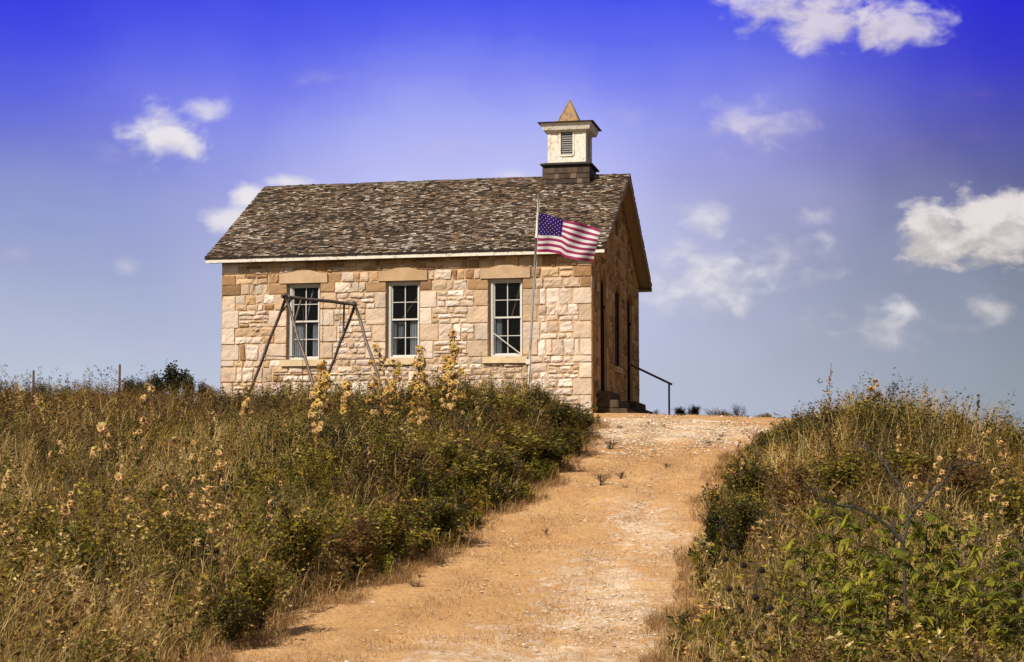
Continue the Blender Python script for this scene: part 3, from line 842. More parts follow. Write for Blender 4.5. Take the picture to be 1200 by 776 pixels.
for r_ in range(9):
    for c_ in range(6 if r_ % 2 == 0 else 5):
        a = .41 * ((c_ + (.5 if r_ % 2 == 0 else 1)) / 6.0); b_ = 7 / 13 * (r_ + .5 + .2) / 9.4
        p = FL(a, b_); da = (FL(a + .01, b_) - p).normalized(); db = (FL(a, b_ + .01) - p).normalized(); n_ = da.cross(db).normalized()
        if n_.y > 0: n_ = -n_
        for sd in (1, -1):
            pts = []
            for k in range(10):
                rr_ = .016 if k % 2 == 0 else .0065; an = math.pi * k / 5
                pts.append(p + n_ * .004 * sd - db * math.cos(an) * rr_ + da * math.sin(an) * rr_ - fo)
            for k in range(5): m_.mesh([p + n_ * .004 * sd - fo, pts[2 * k - 1], pts[2 * k], pts[2 * k + 1]], [(0, 1, 2, 3)], 0, (.75, .68, .80))
m_.build('stars', M['petal'], flag)

# ------------------------------------------------------------------ fence posts on the skyline
for i, (px, py, Y, lb) in enumerate(((39.5, 434, 55, 'thin dark steel fence post nearest the left edge of the picture, on the skyline'), (140.5, 427, 54, 'thin dark steel fence post behind the brush closer to the school'))):
    t = at(px, py, Y); zg = gz(t.x, t.y)
    m_ = MB(); h = t.z - zg
    m_.box((-.034, -.004, -.3), (.034, .004, h)); m_.box((-.004, .0045, -.3), (.004, .03, h))
    for k in range(12): m_.box((-.012, -.012, h - .1 - k * .09), (.012, -.0045, h - .08 - k * .09))
    o = m_.build('fence_post', M['rail']); o.location = (t.x, t.y, zg); tag(o, lb, 'fence post', 'steel fence posts on the skyline')
# ------------------------------------------------------------------ vegetation
def blades(nb, P, H, Wd, lean, col, droop=.25, segs=3):
    """P (n,3) roots, H heights, Wd widths, lean (n,2) horizontal throw at the tip"""
    n = len(P); th = RNG.uniform(0, math.pi * 2, n)
    side = np.stack([np.cos(th), np.sin(th), np.zeros(n)], 1) * (Wd[:, None] / 2)
    L = np.concatenate([lean, np.zeros((n, 1))], 1)
    up = np.array([0, 0, 1.])
    pts = []; ts = np.linspace(0, 1, segs + 1)
    for t in ts:
        pts.append(P + up * (H * (t - droop * t ** 3))[:, None] + L * (t ** 2))
    ws = 1 - ts ** 2 * .92
    for k in range(segs):
        q = np.stack([pts[k] - side * ws[k], pts[k] + side * ws[k], pts[k + 1] + side * ws[k + 1], pts[k + 1] - side * ws[k + 1]], 1)
        nb.add(q, col)

def leaves(nb, B, D, L, Wd, col, fold=.25):
    """diamond leaves: B base, D unit direction"""
    n = len(B); r = RNG.normal(size=(n, 3)); s = np.cross(D, r); s /= np.linalg.norm(s, axis=1)[:, None] + 1e-9
    nrm = np.cross(s, D)
    mid = B + D * (L * .42)[:, None]; tip = B + D * L[:, None] - np.array([0, 0, 1.]) * (L * .12)[:, None]
    a = mid + s * (Wd / 2)[:, None] + nrm * (Wd * fold)[:, None]; b_ = mid - s * (Wd / 2)[:, None] + nrm * (Wd * fold)[:, None]
    nb.add(np.stack([B, a, tip, b_], 1), col)

def rdir(n, zlo=-.2, zhi=.9):
    a = RNG.uniform(0, 2 * math.pi, n); z = RNG.uniform(zlo, zhi, n); r = np.sqrt(1 - z * z)
    return np.stack([np.cos(a) * r, np.sin(a) * r, z], 1)

def pick(pal, n, w=None, jit=.25):
    pal = np.array(pal); c = pal[RNG.choice(len(pal), n, p=w)]
    return c * RNG.uniform(1 - jit, 1 + jit, (n, 1)) * RNG.uniform(.93, 1.07, (n, 3))

STRAW = [(.58, .40, .14), (.48, .31, .10), (.66, .49, .22), (.36, .23, .08)]
BROWN = [(.14, .075, .026), (.20, .105, .035), (.09, .05, .02), (.17, .10, .04)]
OLIVE = [(.24, .175, .018), (.13, .10, .012), (.34, .25, .035), (.07, .055, .008)]
GREEN = [(.13, .125, .010), (.19, .175, .014), (.08, .08, .009)]
DARKG = [(.020, .021, .006), (.034, .032, .008), (.060, .052, .010)]
RUST = [(.19, .095, .03), (.15, .075, .025), (.24, .13, .04)]

def in_school(X, Y, m=.15):
    dx = X - CORNER.x; dy = Y - CORNER.y
    lx = dx * EX.x + dy * EX.y; ly = dx * EY.x + dy * EY.y
    return (lx > -LEN - m) & (lx < m) & (ly > -m) & (ly < WID + m)

def apron(X, Y):                 # worn ground in front of the gable end
    dx = X - CORNER.x; dy = Y - CORNER.y
    lx = dx * EX.x + dy * EX.y
    return (lx > -.2) & (lx < 7) & (Y > 43) & (Y < 58)

def scatter(n, y0, y1, dens=None, off=0.0, power=1.6):
    """random spots on the banks, denser towards the camera"""
    out_ = []
    tot = 0
    while tot < n:
        m = int((n - tot) * 2.2) + 500
        Y = y0 + (y1 - y0) * RNG.random(m) ** power
        X = RNG.uniform(-1, 1, m) * (.335 * Y + 2.2)
        d = path_dist(X, Y) - off + (fbm(X, Y, .9, 61) - .5) * .75
        k = (d > 0) & ~in_school(X, Y) & ~apron(X, Y)
        if dens is not None: k &= RNG.random(m) < dens(X, Y, d)
        X, Y = X[k], Y[k]; out_.append(np.stack([X, Y], 1)); tot += len(X)
    P = np.concatenate(out_)[:n]
    return np.concatenate([P, GZ(P[:, 0], P[:, 1])[:, None]], 1)

def tallness(X, Y):              # how high the growth stands
    d = path_dist(X, Y)
    h = (.35 + .65 * ss(0, 1.5, d)) * (1 - .4 * (X > 2.3) * (1 - ss(19.5, 21.5, Y)))
    h = h * (.45 + 1.1 * fbm(X, Y, 2.2, 71)) * (.8 + .4 * vnoise(X / .5, Y / .5, 72))
    wall = ss(43, 46.5, Y) * (X > -10) * (X < 3)
    h = h * (1 - .22 * ss(42, 48, Y)) * (1 + .35 * ss(26, 32, Y) * (1 - ss(40, 44, Y)) * ss(-6, -2.5, X) * (X < 3.2) * .6)
    return h * (1 - .4 * wall)

# --- grass
def grass_layer(name, n, y0, y1, pal_fn, h0, h1, w0, w1, label, lean=.35, off=0., power=1.6, dens=None, mat='dry', segs=3, droop=.25):
    P = scatter(n, y0, y1, dens, off, power)
    nb = NB(); T = tallness(P[:, 0], P[:, 1]) + (.0 if off >= 0 else .15)
    H = RNG.uniform(h0, h1, n) * T
    dist = P[:, 1]
    W = RNG.uniform(w0, w1, n) * (.65 + dist / 40)
    ld = RNG.normal(0, lean, (n, 2)) * H[:, None] + np.array([.10, .02]) * H[:, None]
    blades(nb, P, H, W, ld, pal_fn(P), droop, segs)
    return tag(nb.build(name, M[mat]), label, 'grass', kind='stuff')

def zones(P, sets, seed, scale=2.2, sharp=10):
    """choose a palette by large soft patches"""
    X, Y = P[:, 0], P[:, 1]; n = len(P); C = np.zeros((n, 3)); W = []
    for i, (pal, wf) in enumerate(sets):
        W.append(np.exp(sharp * fbm(X, Y, scale, seed + 7 * i)) * (wf(X, Y) if callable(wf) else wf))
    W = np.array(W); W /= W.sum(0); r = RNG.random(n); cum = np.cumsum(W, 0)
    ch = (r[None] > cum).sum(0).clip(0, len(sets) - 1)
    for i, (pal, _) in enumerate(sets):
        k = ch == i; C[k] = pick(pal, int(k.sum()))
    return C

right = lambda X, Y: (X > 1).astype(float)
farl = lambda X, Y: ss(26, 36, Y) * (X < 1)
nearl = lambda X, Y: (1 - ss(18, 28, Y)) * (X < 1)
dry_sets = [(STRAW, lambda X, Y: .4 + 1.6 * nearl(X, Y) + .5 * right(X, Y)), (BROWN, lambda X, Y: .8 + 1.2 * farl(X, Y) + .8 * right(X, Y) * ss(22, 26, Y)), (OLIVE, lambda X, Y: 1.0), (RUST, lambda X, Y: .25 + .8 * farl(X, Y))]
grass_layer('prairie_grass', 150000, 8, 56, lambda P: zones(P, dry_sets, 81), .35, .95, .004, .010, 'tangled brown, olive and straw prairie grass covering both banks of the track')
grass_layer('dry_grass', 42000, 8, 34, lambda P: pick(STRAW + [(.5, .38, .2)], len(P)), .55, 1.15, .003, .007, 'long pale dry grass stems rising through the undergrowth', lean=.22, dens=lambda X, Y, d: .15 + .85 * ss(.45, .7, fbm(X, Y, 1.7, 91)))
# short dead fringe where the banks meet the track
def edge_d(X, Y, d): return np.clip(1.1 - d / .8, 0, 1) * (.25 + .75 * ss(.4, .6, fbm(X, Y, .5, 97)))
grass_layer('verge_grass', 45000, 8, 50, lambda P: pick([(.34, .20, .085), (.26, .15, .06), (.42, .27, .13), (.20, .12, .05)], len(P)), .16, .42, .003, .007, 'short dead brown grass fringe where the banks meet the dirt track', off=-.22, dens=edge_d, lean=.6)

# --- leafy undergrowth
def forbs(name, n, y0, y1, pal_fn, h0, h1, nl, ll, lw, label, dens=None, off=.1, power=1.5, zlo=-.1, zhi=.9):
    P = scatter(n, y0, y1, dens, off, power); T = tallness(P[:, 0], P[:, 1]); H = RNG.uniform(h0, h1, n) * np.maximum(T, .3)
    lean = RNG.normal(0, .16, (n, 2)) * H[:, None]; C = pal_fn(P)
    nb = NB()
    sc = np.stack([C[:, 0] * .9 + .02, C[:, 1] * .7 + .01, C[:, 2] * .8], 1)
    blades(nb, P, H, np.full(n, .008), lean, sc, 0, 2)
    rep = np.repeat(np.arange(n), nl); t = RNG.uniform(.12, 1.0, n * nl) ** .7
    B = P[rep] + np.stack([lean[rep, 0] * t ** 2, lean[rep, 1] * t ** 2, H[rep] * t], 1)
    D = rdir(n * nl, zlo, zhi); B = B + D * (RNG.random(n * nl) * .16 * (H[rep]) * (1.15 - t))[:, None]
    L = RNG.uniform(*ll, n * nl) * (1.15 - .5 * t); W = L * RNG.uniform(*lw, n * nl)
    leaves(nb, B, D, L, W, C[rep] * RNG.uniform(.7, 1.35, (n * nl, 1)))
    return tag(nb.build(name, M['leaf']), label, 'undergrowth', kind='stuff')
g_sets = [(OLIVE, 1.2), (STRAW, lambda X, Y: .16 + .8 * nearl(X, Y)), (GREEN, lambda X, Y: .3 + .2 * nearl(X, Y) + .6 * right(X, Y) * (1 - ss(19, 24, Y))), (DARKG, lambda X, Y: .9 + 1.0 * farl(X, Y) + 1.6 * right(X, Y) * ss(20, 25, Y)), (BROWN, lambda X, Y: .3 + 1.0 * farl(X, Y) + .4 * right(X, Y)), (RUST, lambda X, Y: .12 + .3 * farl(X, Y))]
forbs('undergrowth', 9500, 8, 56, lambda P: zones(P, g_sets, 101, 1.4, 13), .35, .95, 42, (.045, .10), (.22, .5), 'dense low leafy undergrowth in mixed olive, dark green and brown', dens=lambda X, Y, d: .35 + .65 * ss(.4, .6, fbm(X, Y, 1.6, 111)))
belt = lambda X, Y, d: (.15 + .85 * ss(.42, .56, fbm(X, Y, 1.5, 177))) * ss(24, 29, Y) * (1 - ss(42, 45, Y)) * ss(-6.5, -3, X) * (X < 3.5)
forbs('thicket', 3600, 23, 45, lambda P: zones(P, [(OLIVE, 1.5), (DARKG, 1.1), (GREEN, .7), (BROWN, .25)], 171, 1.1, 12), .40, .80, 56, (.045, .095), (.25, .55), 'thick olive and dark green thicket between the track and the school wall', dens=belt)
forbs('leafy_weeds', 1500, 9, 26, lambda P: zones(P, [(GREEN, .8), (OLIVE, 1.4), (STRAW, .45)], 131, 1.2, 8), .4, .9, 34, (.08, .17), (.18, .34), 'broad leaved green weeds crowding the near banks', dens=lambda X, Y, d: .1 + .9 * ss(.5, .62, fbm(X, Y, 1.1, 121)))

# dry stubble and litter over the track
n = 110000
Y = 9 + 45 * RNG.random(n) ** 1.5; l, r = edges(Y); X = l + (r - l) * RNG.random(n)
k = RNG.random(n) < .15 + .85 * ss(.42, .62, fbm(X, Y, .8, 141)); X, Y = X[k], Y[k]; n = len(X)
P = np.stack([X, Y, GZ(X, Y) + .0], 1); nb = NB()
blades(nb, P, RNG.uniform(.03, .085, n), RNG.uniform(.003, .007, n), RNG.normal(0, .045, (n, 2)), pick([(.50, .33, .17), (.42, .25, .115), (.58, .42, .25), (.25, .15, .07)], n), .2, 2)
tag(nb.build('dry_stubble', M['dry']), 'short dry ochre stubble on the dirt track', 'stubble', kind='stuff')

# gravel lying in the track
mb = MB(); rr = random.Random(55); rd = np.random.default_rng(3)
ico = [(0, 0, 1), (.9, 0, .1), (.28, .85, .05), (-.72, .53, .1), (-.72, -.53, .05), (.28, -.85, .1), (0, 0, -.6)]
icf = [(0, 1, 2), (0, 2, 3), (0, 3, 4), (0, 4, 5), (0, 5, 1), (6, 2, 1), (6, 3, 2), (6, 4, 3), (6, 5, 4), (6, 1, 5)]
cnt = 0
while cnt < 13000:
    q = rr.random(); Y = 14 + 33 * rr.random() ** 1.7
    l, r = (float(v) for v in edges(Y)); X = rr.uniform(l, r)
    dens = .12 + 1.1 * math.exp(-((X - (.75 + (Y - 18) * .09)) / .75) ** 2) * (1 if Y < 24 else .5) * (.25 + float(ss(.42, .58, fbm(np.array([X]), np.array([Y]), .55, 151)[0]))) + (.9 if 37.5 < Y < 44 and X < 5.6 else 0)
    if rr.random() > dens: continue
    s = rr.choice((.007, .009, .012, .017, .028 if rr.random() < .25 else .01)) * (1 + (Y > 36) * .9)
    z = gz(X, Y); sx, sy, sz = s * rr.uniform(.8, 1.5), s * rr.uniform(.8, 1.4), s * rr.uniform(.35, .6); a = rr.random() * 6.3
    ca, sa = math.cos(a), math.sin(a)
    vs = [(X + (x * sx * ca - y * sy * sa) * rr.uniform(.8, 1.2), Y + (x * sx * sa + y * sy * ca) * rr.uniform(.8, 1.2), z + zz_ * sz * rr.uniform(.8, 1.2) + .008) for x, y, zz_ in ico]
    c0 = rr.choice(((.72, .62, .50), (.66, .54, .40), (.78, .70, .60), (.55, .42, .29), (.36, .27, .19)))
    mb.mesh(vs, icf, 0, tuple(v * rr.uniform(.85, 1.05) for v in c0)); cnt += 1
tag(mb.build('gravel', M['gravel']), 'pale limestone gravel strewn along the middle of the track', 'gravel', kind='stuff')

# ------------------------------------------------------------------ individual plants
def bake(fn):                     # run a generator, hand back its mesh object unlinked
    o = fn(); COL.objects.unlink(o); return o

def shrub_proto(pal, H, spread, nb_, nl, ll, seed, lw=(.3, .55), upright=.8):
    rs = random.Random(seed); st = MB(); pts = []
    for i in range(nb_):
        a = rs.uniform(0, 6.28); e = rs.uniform(.15, 1) * spread; hh = H * rs.uniform(.6, 1) * (1.1 - .3 * e / spread)
        p0 = Vector((rs.uniform(-.06, .06), rs.uniform(-.06, .06), -.1)); p3 = Vector((math.cos(a) * e, math.sin(a) * e, hh))
        line = [p0.lerp(p3, t) + Vector((math.cos(a) * e * .15 * math.sin(t * 3.14) * -1, math.sin(a) * e * -.15 * math.sin(t * 3.14), H * .10 * math.sin(t * 3.14))) for t in (0, .33, .66, 1)]
        st.tube(line, [.012, .009, .006, .003], 4, cap=False)
        for t in range(nl):
            u = rs.uniform(.18, 1) ** .7; k = min(int(u * 3), 2); p = line[k].lerp(line[k + 1], u * 3 - k)
            pts.append((p, a))
        for s_ in range(3):
            u = rs.uniform(.4, .95); k = min(int(u * 3), 2); p = line[k].lerp(line[k + 1], u * 3 - k)
            q = p + Vector((rs.uniform(-1, 1), rs.uniform(-1, 1), rs.uniform(.4, 1.3))) * H * .17
            st.tube([p, q], [.005, .002], 3, cap=False)
            for t in range(nl // 4): pts.append((p.lerp(q, rs.random()), a))
    B = np.array([tuple(p) for p, _ in pts]); n = len(B); B += RNG.normal(0, .045 * H, (n, 3))
    D = rdir(n, -.3, .95); L = RNG.uniform(*ll, n)
    C = pick(pal, n, jit=.35)
    nb = NB(); leaves(nb, B, D, L, L * RNG.uniform(*lw, n), C)
    so = bake(lambda: st.build('stems', M['bark'])); fo_ = bake(lambda: nb.build('foliage', M['leaf']))
    return [so, fo_]

def place(name, protos, x, y, scale, rz, label, cat, group=None, sink=0.0, sz=None):
    z = gz(x, y) - sink
    root = empty(name, (x, y, z), rz); root.scale = (scale, scale, sz or scale)
    tag(root, label, cat, group)
    for p in protos:
        c = p.copy(); COL.objects.link(c); c.parent = root
        c.matrix_parent_inverse = Matrix.Identity(4)
    return root

SH = {
    'olive': shrub_proto(OLIVE + GREEN + STRAW[3:], 1, .62, 24, 80, (.04, .085), 1),
    'dark': shrub_proto(DARKG + OLIVE[:2] + GREEN[2:], 1, .6, 24, 80, (.04, .08), 2),
    'brown': shrub_proto(BROWN + OLIVE[:1] + RUST, 1, .5, 24, 80, (.04, .08), 3, (.2, .4)),
    'tall': shrub_proto(DARKG + DARKG + GREEN[2:], 1, .33, 20, 85, (.04, .075), 4),
    'wisp': shrub_proto(DARKG + BROWN, 1, .5, 16, 22, (.035, .07), 6, (.25, .45)),
    'poplar': shrub_proto(DARKG, 1, .42, 16, 70, (.04, .07), 5, (.6, .9)),
}
def bare_proto(seed, H=1, spread=.5, n_=22, mat='bark'):
    rs = random.Random(seed); st = MB()
    def grow(p, d, L, r, dep):
        q = p + d * L; mid = p.lerp(q, .5) + Vector((rs.uniform(-1, 1), rs.uniform(-1, 1), 0)) * L * .06
        st.tube([p, mid, q], [r, r * .85, r * .6], 4, cap=False)
        if dep:
            for _ in range(rs.choice((2, 3))):
                nd = (d + Vector((rs.uniform(-.6, .6), rs.uniform(-.6, .6), rs.uniform(-.1, .4)))).normalized()
                grow(p.lerp(q, rs.uniform(.5, 1)), nd, L * rs.uniform(.5, .75), r * .55, dep - 1)
    for i in range(n_):
        a = rs.uniform(0, 6.28); d = Vector((math.cos(a) * spread, math.sin(a) * spread, 1)).normalized() 
        d = (d + Vector((rs.uniform(-.3, .3), rs.uniform(-.3, .3), 0))).normalized()
        grow(Vector((rs.uniform(-.1, .1), rs.uniform(-.1, .1), -.1)), d, H * rs.uniform(.35, .55), .007, 2)
    return [bake(lambda: st.build('twigs', M[mat]))]
BARE = [bare_proto(31), bare_proto(32, 1, .7, 16)]
DBR = [bare_proto(33, 1, .5, 14, 'stemm')]

def put(name, protos, px, ptop, Y, label, cat, group=None, wscale=None, rz=0):
    """stand a plant at photo column px, depth Y, its top reaching photo row ptop"""
    t = at(px, ptop, Y); zg = gz(t.x, t.y); h = max(.15, (t.z - zg))
    return place(name, protos, t.x, t.y, (wscale or h), rz, label, cat, group, 0, h)

# shrubs: (kind, px, top row, depth, width scale, label)
SHR = [
 ('poplar', 205, 424, 46, 1.15, 'tallest dark leafy bush on the left skyline, close to the school corner'),
 ('poplar', 188, 436, 46.5, .9, 'dark leafy bush just left of the tallest skyline bush'),
 ('tall', 223, 438, 45.5, .8, 'dark bush between the tallest skyline bush and the school corner'),
 ('tall', 150, 440, 50, 1.0, 'dark upright bush beside the second fence post'),
 ('tall', 50, 447, 52, .8, 'small light-topped bush just right of the first fence post'),
 ('dark', 25, 455, 50, 1.2, 'low dark bush at the left edge of the skyline'),
 ('dark', 95, 458, 47, 1.4, 'low dark bush between the two fence posts'),
 ('brown', 245, 452, 46, 1.0, 'brownish bush right against the left corner of the school'),
 ('dark', 35, 478, 40, 1.7, 'broad dark green bush in the far left field under the first fence post'),
 ('brown', 120, 474, 42, 1.6, 'rust brown bush in the left field under the second fence post'),
 ('dark', 60, 515, 33, 1.3, 'dark shaggy bush at the left edge halfway down the field'),
 ('brown', 280, 470, 42, 1.3, 'brown bush at the foot of the swing set left leg'),
 ('olive', 330, 478, 40, 1.3, 'olive bush under the swing set'),
 ('dark', 400, 470, 39, 1.5, 'dark bush between the swing set and the middle window'),
 ('olive', 450, 462, 38.5, 1.5, 'olive bush under the middle school window'),
 ('olive', 500, 462, 37, 1.6, 'wide olive bush just left of the third school window'),
 ('dark', 545, 464, 37.5, 1.7, 'dark olive bush below the left side of the third school window'),
 ('olive', 590, 462, 38, 1.6, 'yellowish green bush below the third school window'),
 ('tall', 575, 455, 40, 1.0, 'slim dark shoots rising under the third school window'),
 ('tall', 632, 455, 40, 1.1, 'tallest green bush at the foot of the flagpole'),
 ('dark', 655, 470, 39, 1.4, 'dark bush to the right of the flagpole foot'),
 ('tall', 680, 486, 40, 1.0, 'small green bush under the near corner of the school'),
 ('dark', 665, 500, 36, 1.3, 'dark bush overhanging the track below the school corner'),
 ('dark', 640, 510, 34, 1.4, 'dense dark bush at the bend of the left bank'),
 ('olive', 600, 505, 33, 1.6, 'broad olive bush along the left bank above the track bend'),
 ('dark', 560, 520, 31, 1.5, 'dark bush on the left bank where the track is in shade'),
 ('olive', 520, 520, 30, 1.6, 'bright olive bush in the middle of the left bank'),
 ('brown', 480, 520, 29, 1.5, 'brown bush in the middle of the left bank'),
 ('olive', 440, 500, 32, 1.5, 'olive bush behind the tall flower stalks'),
 ('olive', 385, 520, 29, 1.5, 'round olive bush in the centre of the left field'),
 ('dark', 515, 580, 26.5, 1.0, 'dark bush low on the left bank beside the track'),
 ('olive', 455, 590, 25, 1.1, 'green bush spilling onto the left edge of the track'),
 ('brown', 420, 600, 24, 1.0, 'brown dead-leafed bush low on the left bank'),
 ('olive', 350, 590, 23, 1.1, 'green bush in the lower left field behind the broad leaves'),
 ('olive', 300, 650, 20, .8, 'bright green leafy bush nearest the track at the lower left'),
 ('dark', 272, 690, 19.3, .6, 'dark low bush at the lower left, nearest the track'),
 ('olive', 215, 600, 22, 1.0, 'olive bush below the pale seed heads on the left'),
 ('olive', 110, 620, 20, .9, 'olive bush in the lower left corner field'),
 ('olive', 40, 600, 22, 1.0, 'olive bush at the left edge, lower half'),
 ('tall', 165, 444, 47, .6, 'small dark bush between the second fence post and the skyline brush'),
 ('tall', 176, 440, 46, .5, 'thin dark bush at the left end of the skyline brush'),
 ('brown', 100, 450, 50, .6, 'short pointed brown bush on the skyline between the fence posts'),
 ('tall', 75, 452, 51, .5, 'small spiky bush on the skyline right of the first fence post'),
 ('brown', 10, 452, 52, .7, 'brown bush at the extreme left of the skyline'),
 ('tall', 236, 446, 45, .5, 'thin dark bush just off the school left corner'),
 ('brown', 20, 500, 36, 1.4, 'purple brown scrub at the left edge of the far field'),
 ('dark', 180, 490, 38, 1.5, 'dark scrub below the tallest skyline bush'),
 ('brown', 240, 500, 36, 1.5, 'brown scrub below the left end of the school'),
 ('dark', 300, 505, 34, 1.4, 'dark scrub below the swing set left leg'),
 ('brown', 90, 540, 29, 1.2, 'brown scrub behind the small tan flowers on the left'),
 # right bank
 ('dark', 915, 497, 34, 1.0, 'dark bush at the top left shoulder of the right mound'),
 ('dark', 940, 482, 31, 1.0, 'dark bush on the upper left slope of the right mound'),
 ('tall', 975, 474, 30, 1.0, 'green bush near the crest of the right mound, beside the tall stalk'),
 ('olive', 1020, 468, 29, 1.1, 'bush on the very top of the right mound'),
 ('dark', 1065, 474, 29.5, 1.1, 'dark bush just right of the right mound summit'),
 ('brown', 1120, 484, 29, 1.1, 'brown bush on the right slope of the mound'),
 ('olive', 1175, 497, 28.5, 1.1, 'olive bush where the mound meets the right edge'),
 ('dark', 880, 535, 28.5, .9, 'dark bush leaning over the right edge of the track'),
 ('brown', 925, 545, 26, 1.1, 'brown bush on the face of the right mound'),
 ('olive', 985, 530, 26, 1.2, 'olive bush in the middle of the right mound'),
 ('olive', 1060, 525, 26, 1.2, 'yellow-green bush behind the bare branches'),
 ('brown', 1130, 540, 25, 1.2, 'brown leafy bush to the right of the bare branches'),
 ('olive', 1190, 560, 23, 1.0, 'olive bush cut by the right edge, halfway down'),
 ('tall', 838, 592, 25.5, .55, 'small dark leafy plant overhanging the right edge of the track'),
 ('dark', 872, 575, 25, .8, 'dark bush low on the right bank'),
]
for (kd, px, pt, Y, w, lb) in SHR:
    put('shrub', SH[kd], px, pt, Y, lb, 'bush', 'bushes on the banks', w * .95, random.uniform(0, 6))
# gray dead brush
for px, pt, Y, lb in ((548, 440, 42.5, 'grey leafless brush left of the third school window'), (505, 450, 42, 'grey leafless brush between the second and third school windows'),
        (608, 432, 43, 'grey leafless brush right under the third school window'), (455, 458, 42.5, 'grey leafless brush beneath the middle window'), (395, 462, 42.5, 'grey leafless brush under the right leg pair of the swing set'), (360, 560, 26, 'grey dead brush in the middle of the left field')):
    put('dead_brush', BARE[int(px) % 2], px, pt, Y, lb, 'dead bush', 'leafless grey brush', .9, random.uniform(0, 6))
for px, pt, Y, lb in ((1040, 545, 22, 'dark tangled dead brush behind the bare forked shrub'), (1135, 575, 20, 'dark dead brush between the bare shrub and the right edge'), (905, 590, 21, 'dark dead brush above the black seed heads'), (1000, 560, 22, 'dark dead brush above the left bare branch'),
        (930, 640, 18.5, 'dark dead brush beside the sumac left end'), (1185, 600, 19, 'dark dead brush at the right edge above the sumac'), (90, 500, 27, 'dark dead brush in the far left field'), (140, 610, 19, 'dark dead brush in the lower left field'), (330, 540, 26, 'dark dead brush left of the centre of the left field'), (20, 660, 17, 'dark dead brush in the lower left corner')):
    put('dead_brush', DBR[0], px, pt, Y, lb, 'dead bush', 'dark dead brush', .8, random.uniform(0, 6))
# tiny shrubs beyond the crest
for i, (px, pt, kd) in enumerate(((795, 474, 'tall'), (805, 478, 'brown'), (815, 472, 'tall'), (836, 473, 'tall'), (846, 479, 'brown'), (853, 476, 'tall'), (864, 468, 'tall'), (872, 481, 'brown'), (898, 487, 'olive'), (767, 476, 'brown'))):
    lb = ['first small dark shrub right of the handrail post on the crest', 'low brown tuft just right of the handrail post', 'second small dark shrub on the crest right of the handrail', 'dark shrub at the middle of the crest row', 'low brown shrub beside the middle of the crest row',
          'short shrub right of the middle of the crest row', 'tallest thin shrub of the crest row', 'low brown shrub after the tallest of the crest row', 'small isolated green tuft at the right end of the crest', 'faint brown tuft between the school wall and the handrail post'][i]
    t = at(px, pt, 52.5); zg = gz(t.x, t.y); h = max(.35, t.z - zg)
    place('shrub', SH['wisp' if i % 2 else kd] if i != 6 else SH['wisp'], t.x, t.y, .62, i * 1.3, lb, 'bush', 'small shrubs along the crest', 0.05, h)
# weeds in the track
for px, py, s, lb in ((781, 548, .16, 'small dark weed clump alone in the middle of the upper track'), (728, 560, .20, 'small upright weed on the left side of the upper track'), (733, 572, .12, 'tiny weed below the upright one on the upper track'),
        (547, 640, .22, 'dark weed at the shaded left edge of the track'), (640, 624, .12, 'tiny dry weed in the middle of the lower track'), (488, 690, .20, 'low dark weed on the left side of the near track'), (492, 678, .12, 'little weed just above the low dark one near the track edge'), (716, 528, .38, 'dark weed under the left bank by the pale rock'),
        (727, 503, .16, 'weed beside the school corner'), (846, 513, .16, 'flat dark weed on the pale rock'), (830, 521, .18, 'dark weed clump right of the pale rock'), (842, 517, .14, 'second dark weed clump right of the pale rock'), (910, 513, .22, 'dark weed near the right end of the crest'), (760, 497, .12, 'tiny weed below the doorsteps'),
        (778, 500, .12, 'tiny weed below the handrail post'), (805, 506, .12, 'tiny weed at the centre of the crest'), (705, 566, .3, 'dry weed at the foot of the left bank'), (560, 602, .2, 'pale weed at the left edge of the track')):
    lo, hi = 12.0, 50.0
    for _ in range(40):                    # find where this line of sight meets the ground
        m_ = (lo + hi) / 2; t = at(px, py, m_)
        if t.z > gz(t.x, t.y): lo = m_
        else: hi = m_
    t = at(px, py, lo)
    place('weed', SH['wisp'], t.x, t.y, s * 1.5, px, lb, 'weed', 'weeds growing in the track', 0.02, s * .75)

# flowering stalks ---------------------------------------------------------
def head_mesh(pal, cen, rad, npet, name, seed):
    rs = random.Random(seed); m = MB()
    for k in range(npet):
        a = 6.283 * k / npet + rs.uniform(-.1, .1); w = .36; r1 = rad * rs.uniform(.6, 1.15); zt = rs.uniform(-.95, .1) * rad
        c, s = math.cos(a), math.sin(a); n_ = (-s, c)
        m.face([(c * rad * .2, s * rad * .2, 0), (c * r1 * .62 - n_[0] * w * rad * .5 * -1, s * r1 * .62 + n_[1] * w * rad * .5, .12 * rad), (c * r1, s * r1, zt), (c * r1 * .62 - n_[0] * w * rad * .5, s * r1 * .62 - n_[1] * w * rad * .5, .1 * rad)], 0, tuple(v * rs.uniform(.8, 1.15) for v in rs.choice(pal)))
    vs = []
    for j, (rr_, z) in enumerate(((.30, -.02), (.26, .12), (.12, .18))):
        for k in range(7): vs.append((math.cos(k * .897) * rr_ * rad, math.sin(k * .897) * rr_ * rad, z * rad))
    vs.append((0, 0, .2 * rad)); fs = [(j * 7 + k, j * 7 + (k + 1) % 7, j * 7 + 7 + (k + 1) % 7, j * 7 + 7 + k) for j in range(2) for k in range(7)] + [(14 + k, 14 + (k + 1) % 7, 21) for k in range(7)]
    m.mesh(vs, fs, 0, cen)
    m.tube([(0, 0, 0), (0, 0, -.5 * rad)], [.16 * rad, .07 * rad], 5, 0, (.10, .09, .03))
    return bake(lambda: m.build(name, M['petal']))
YEL = [(.72, .46, .10), (.64, .39, .08), (.76, .54, .17), (.52, .31, .07)]
TAN = [(.70, .44, .16), (.60, .36, .13), (.74, .52, .24)]
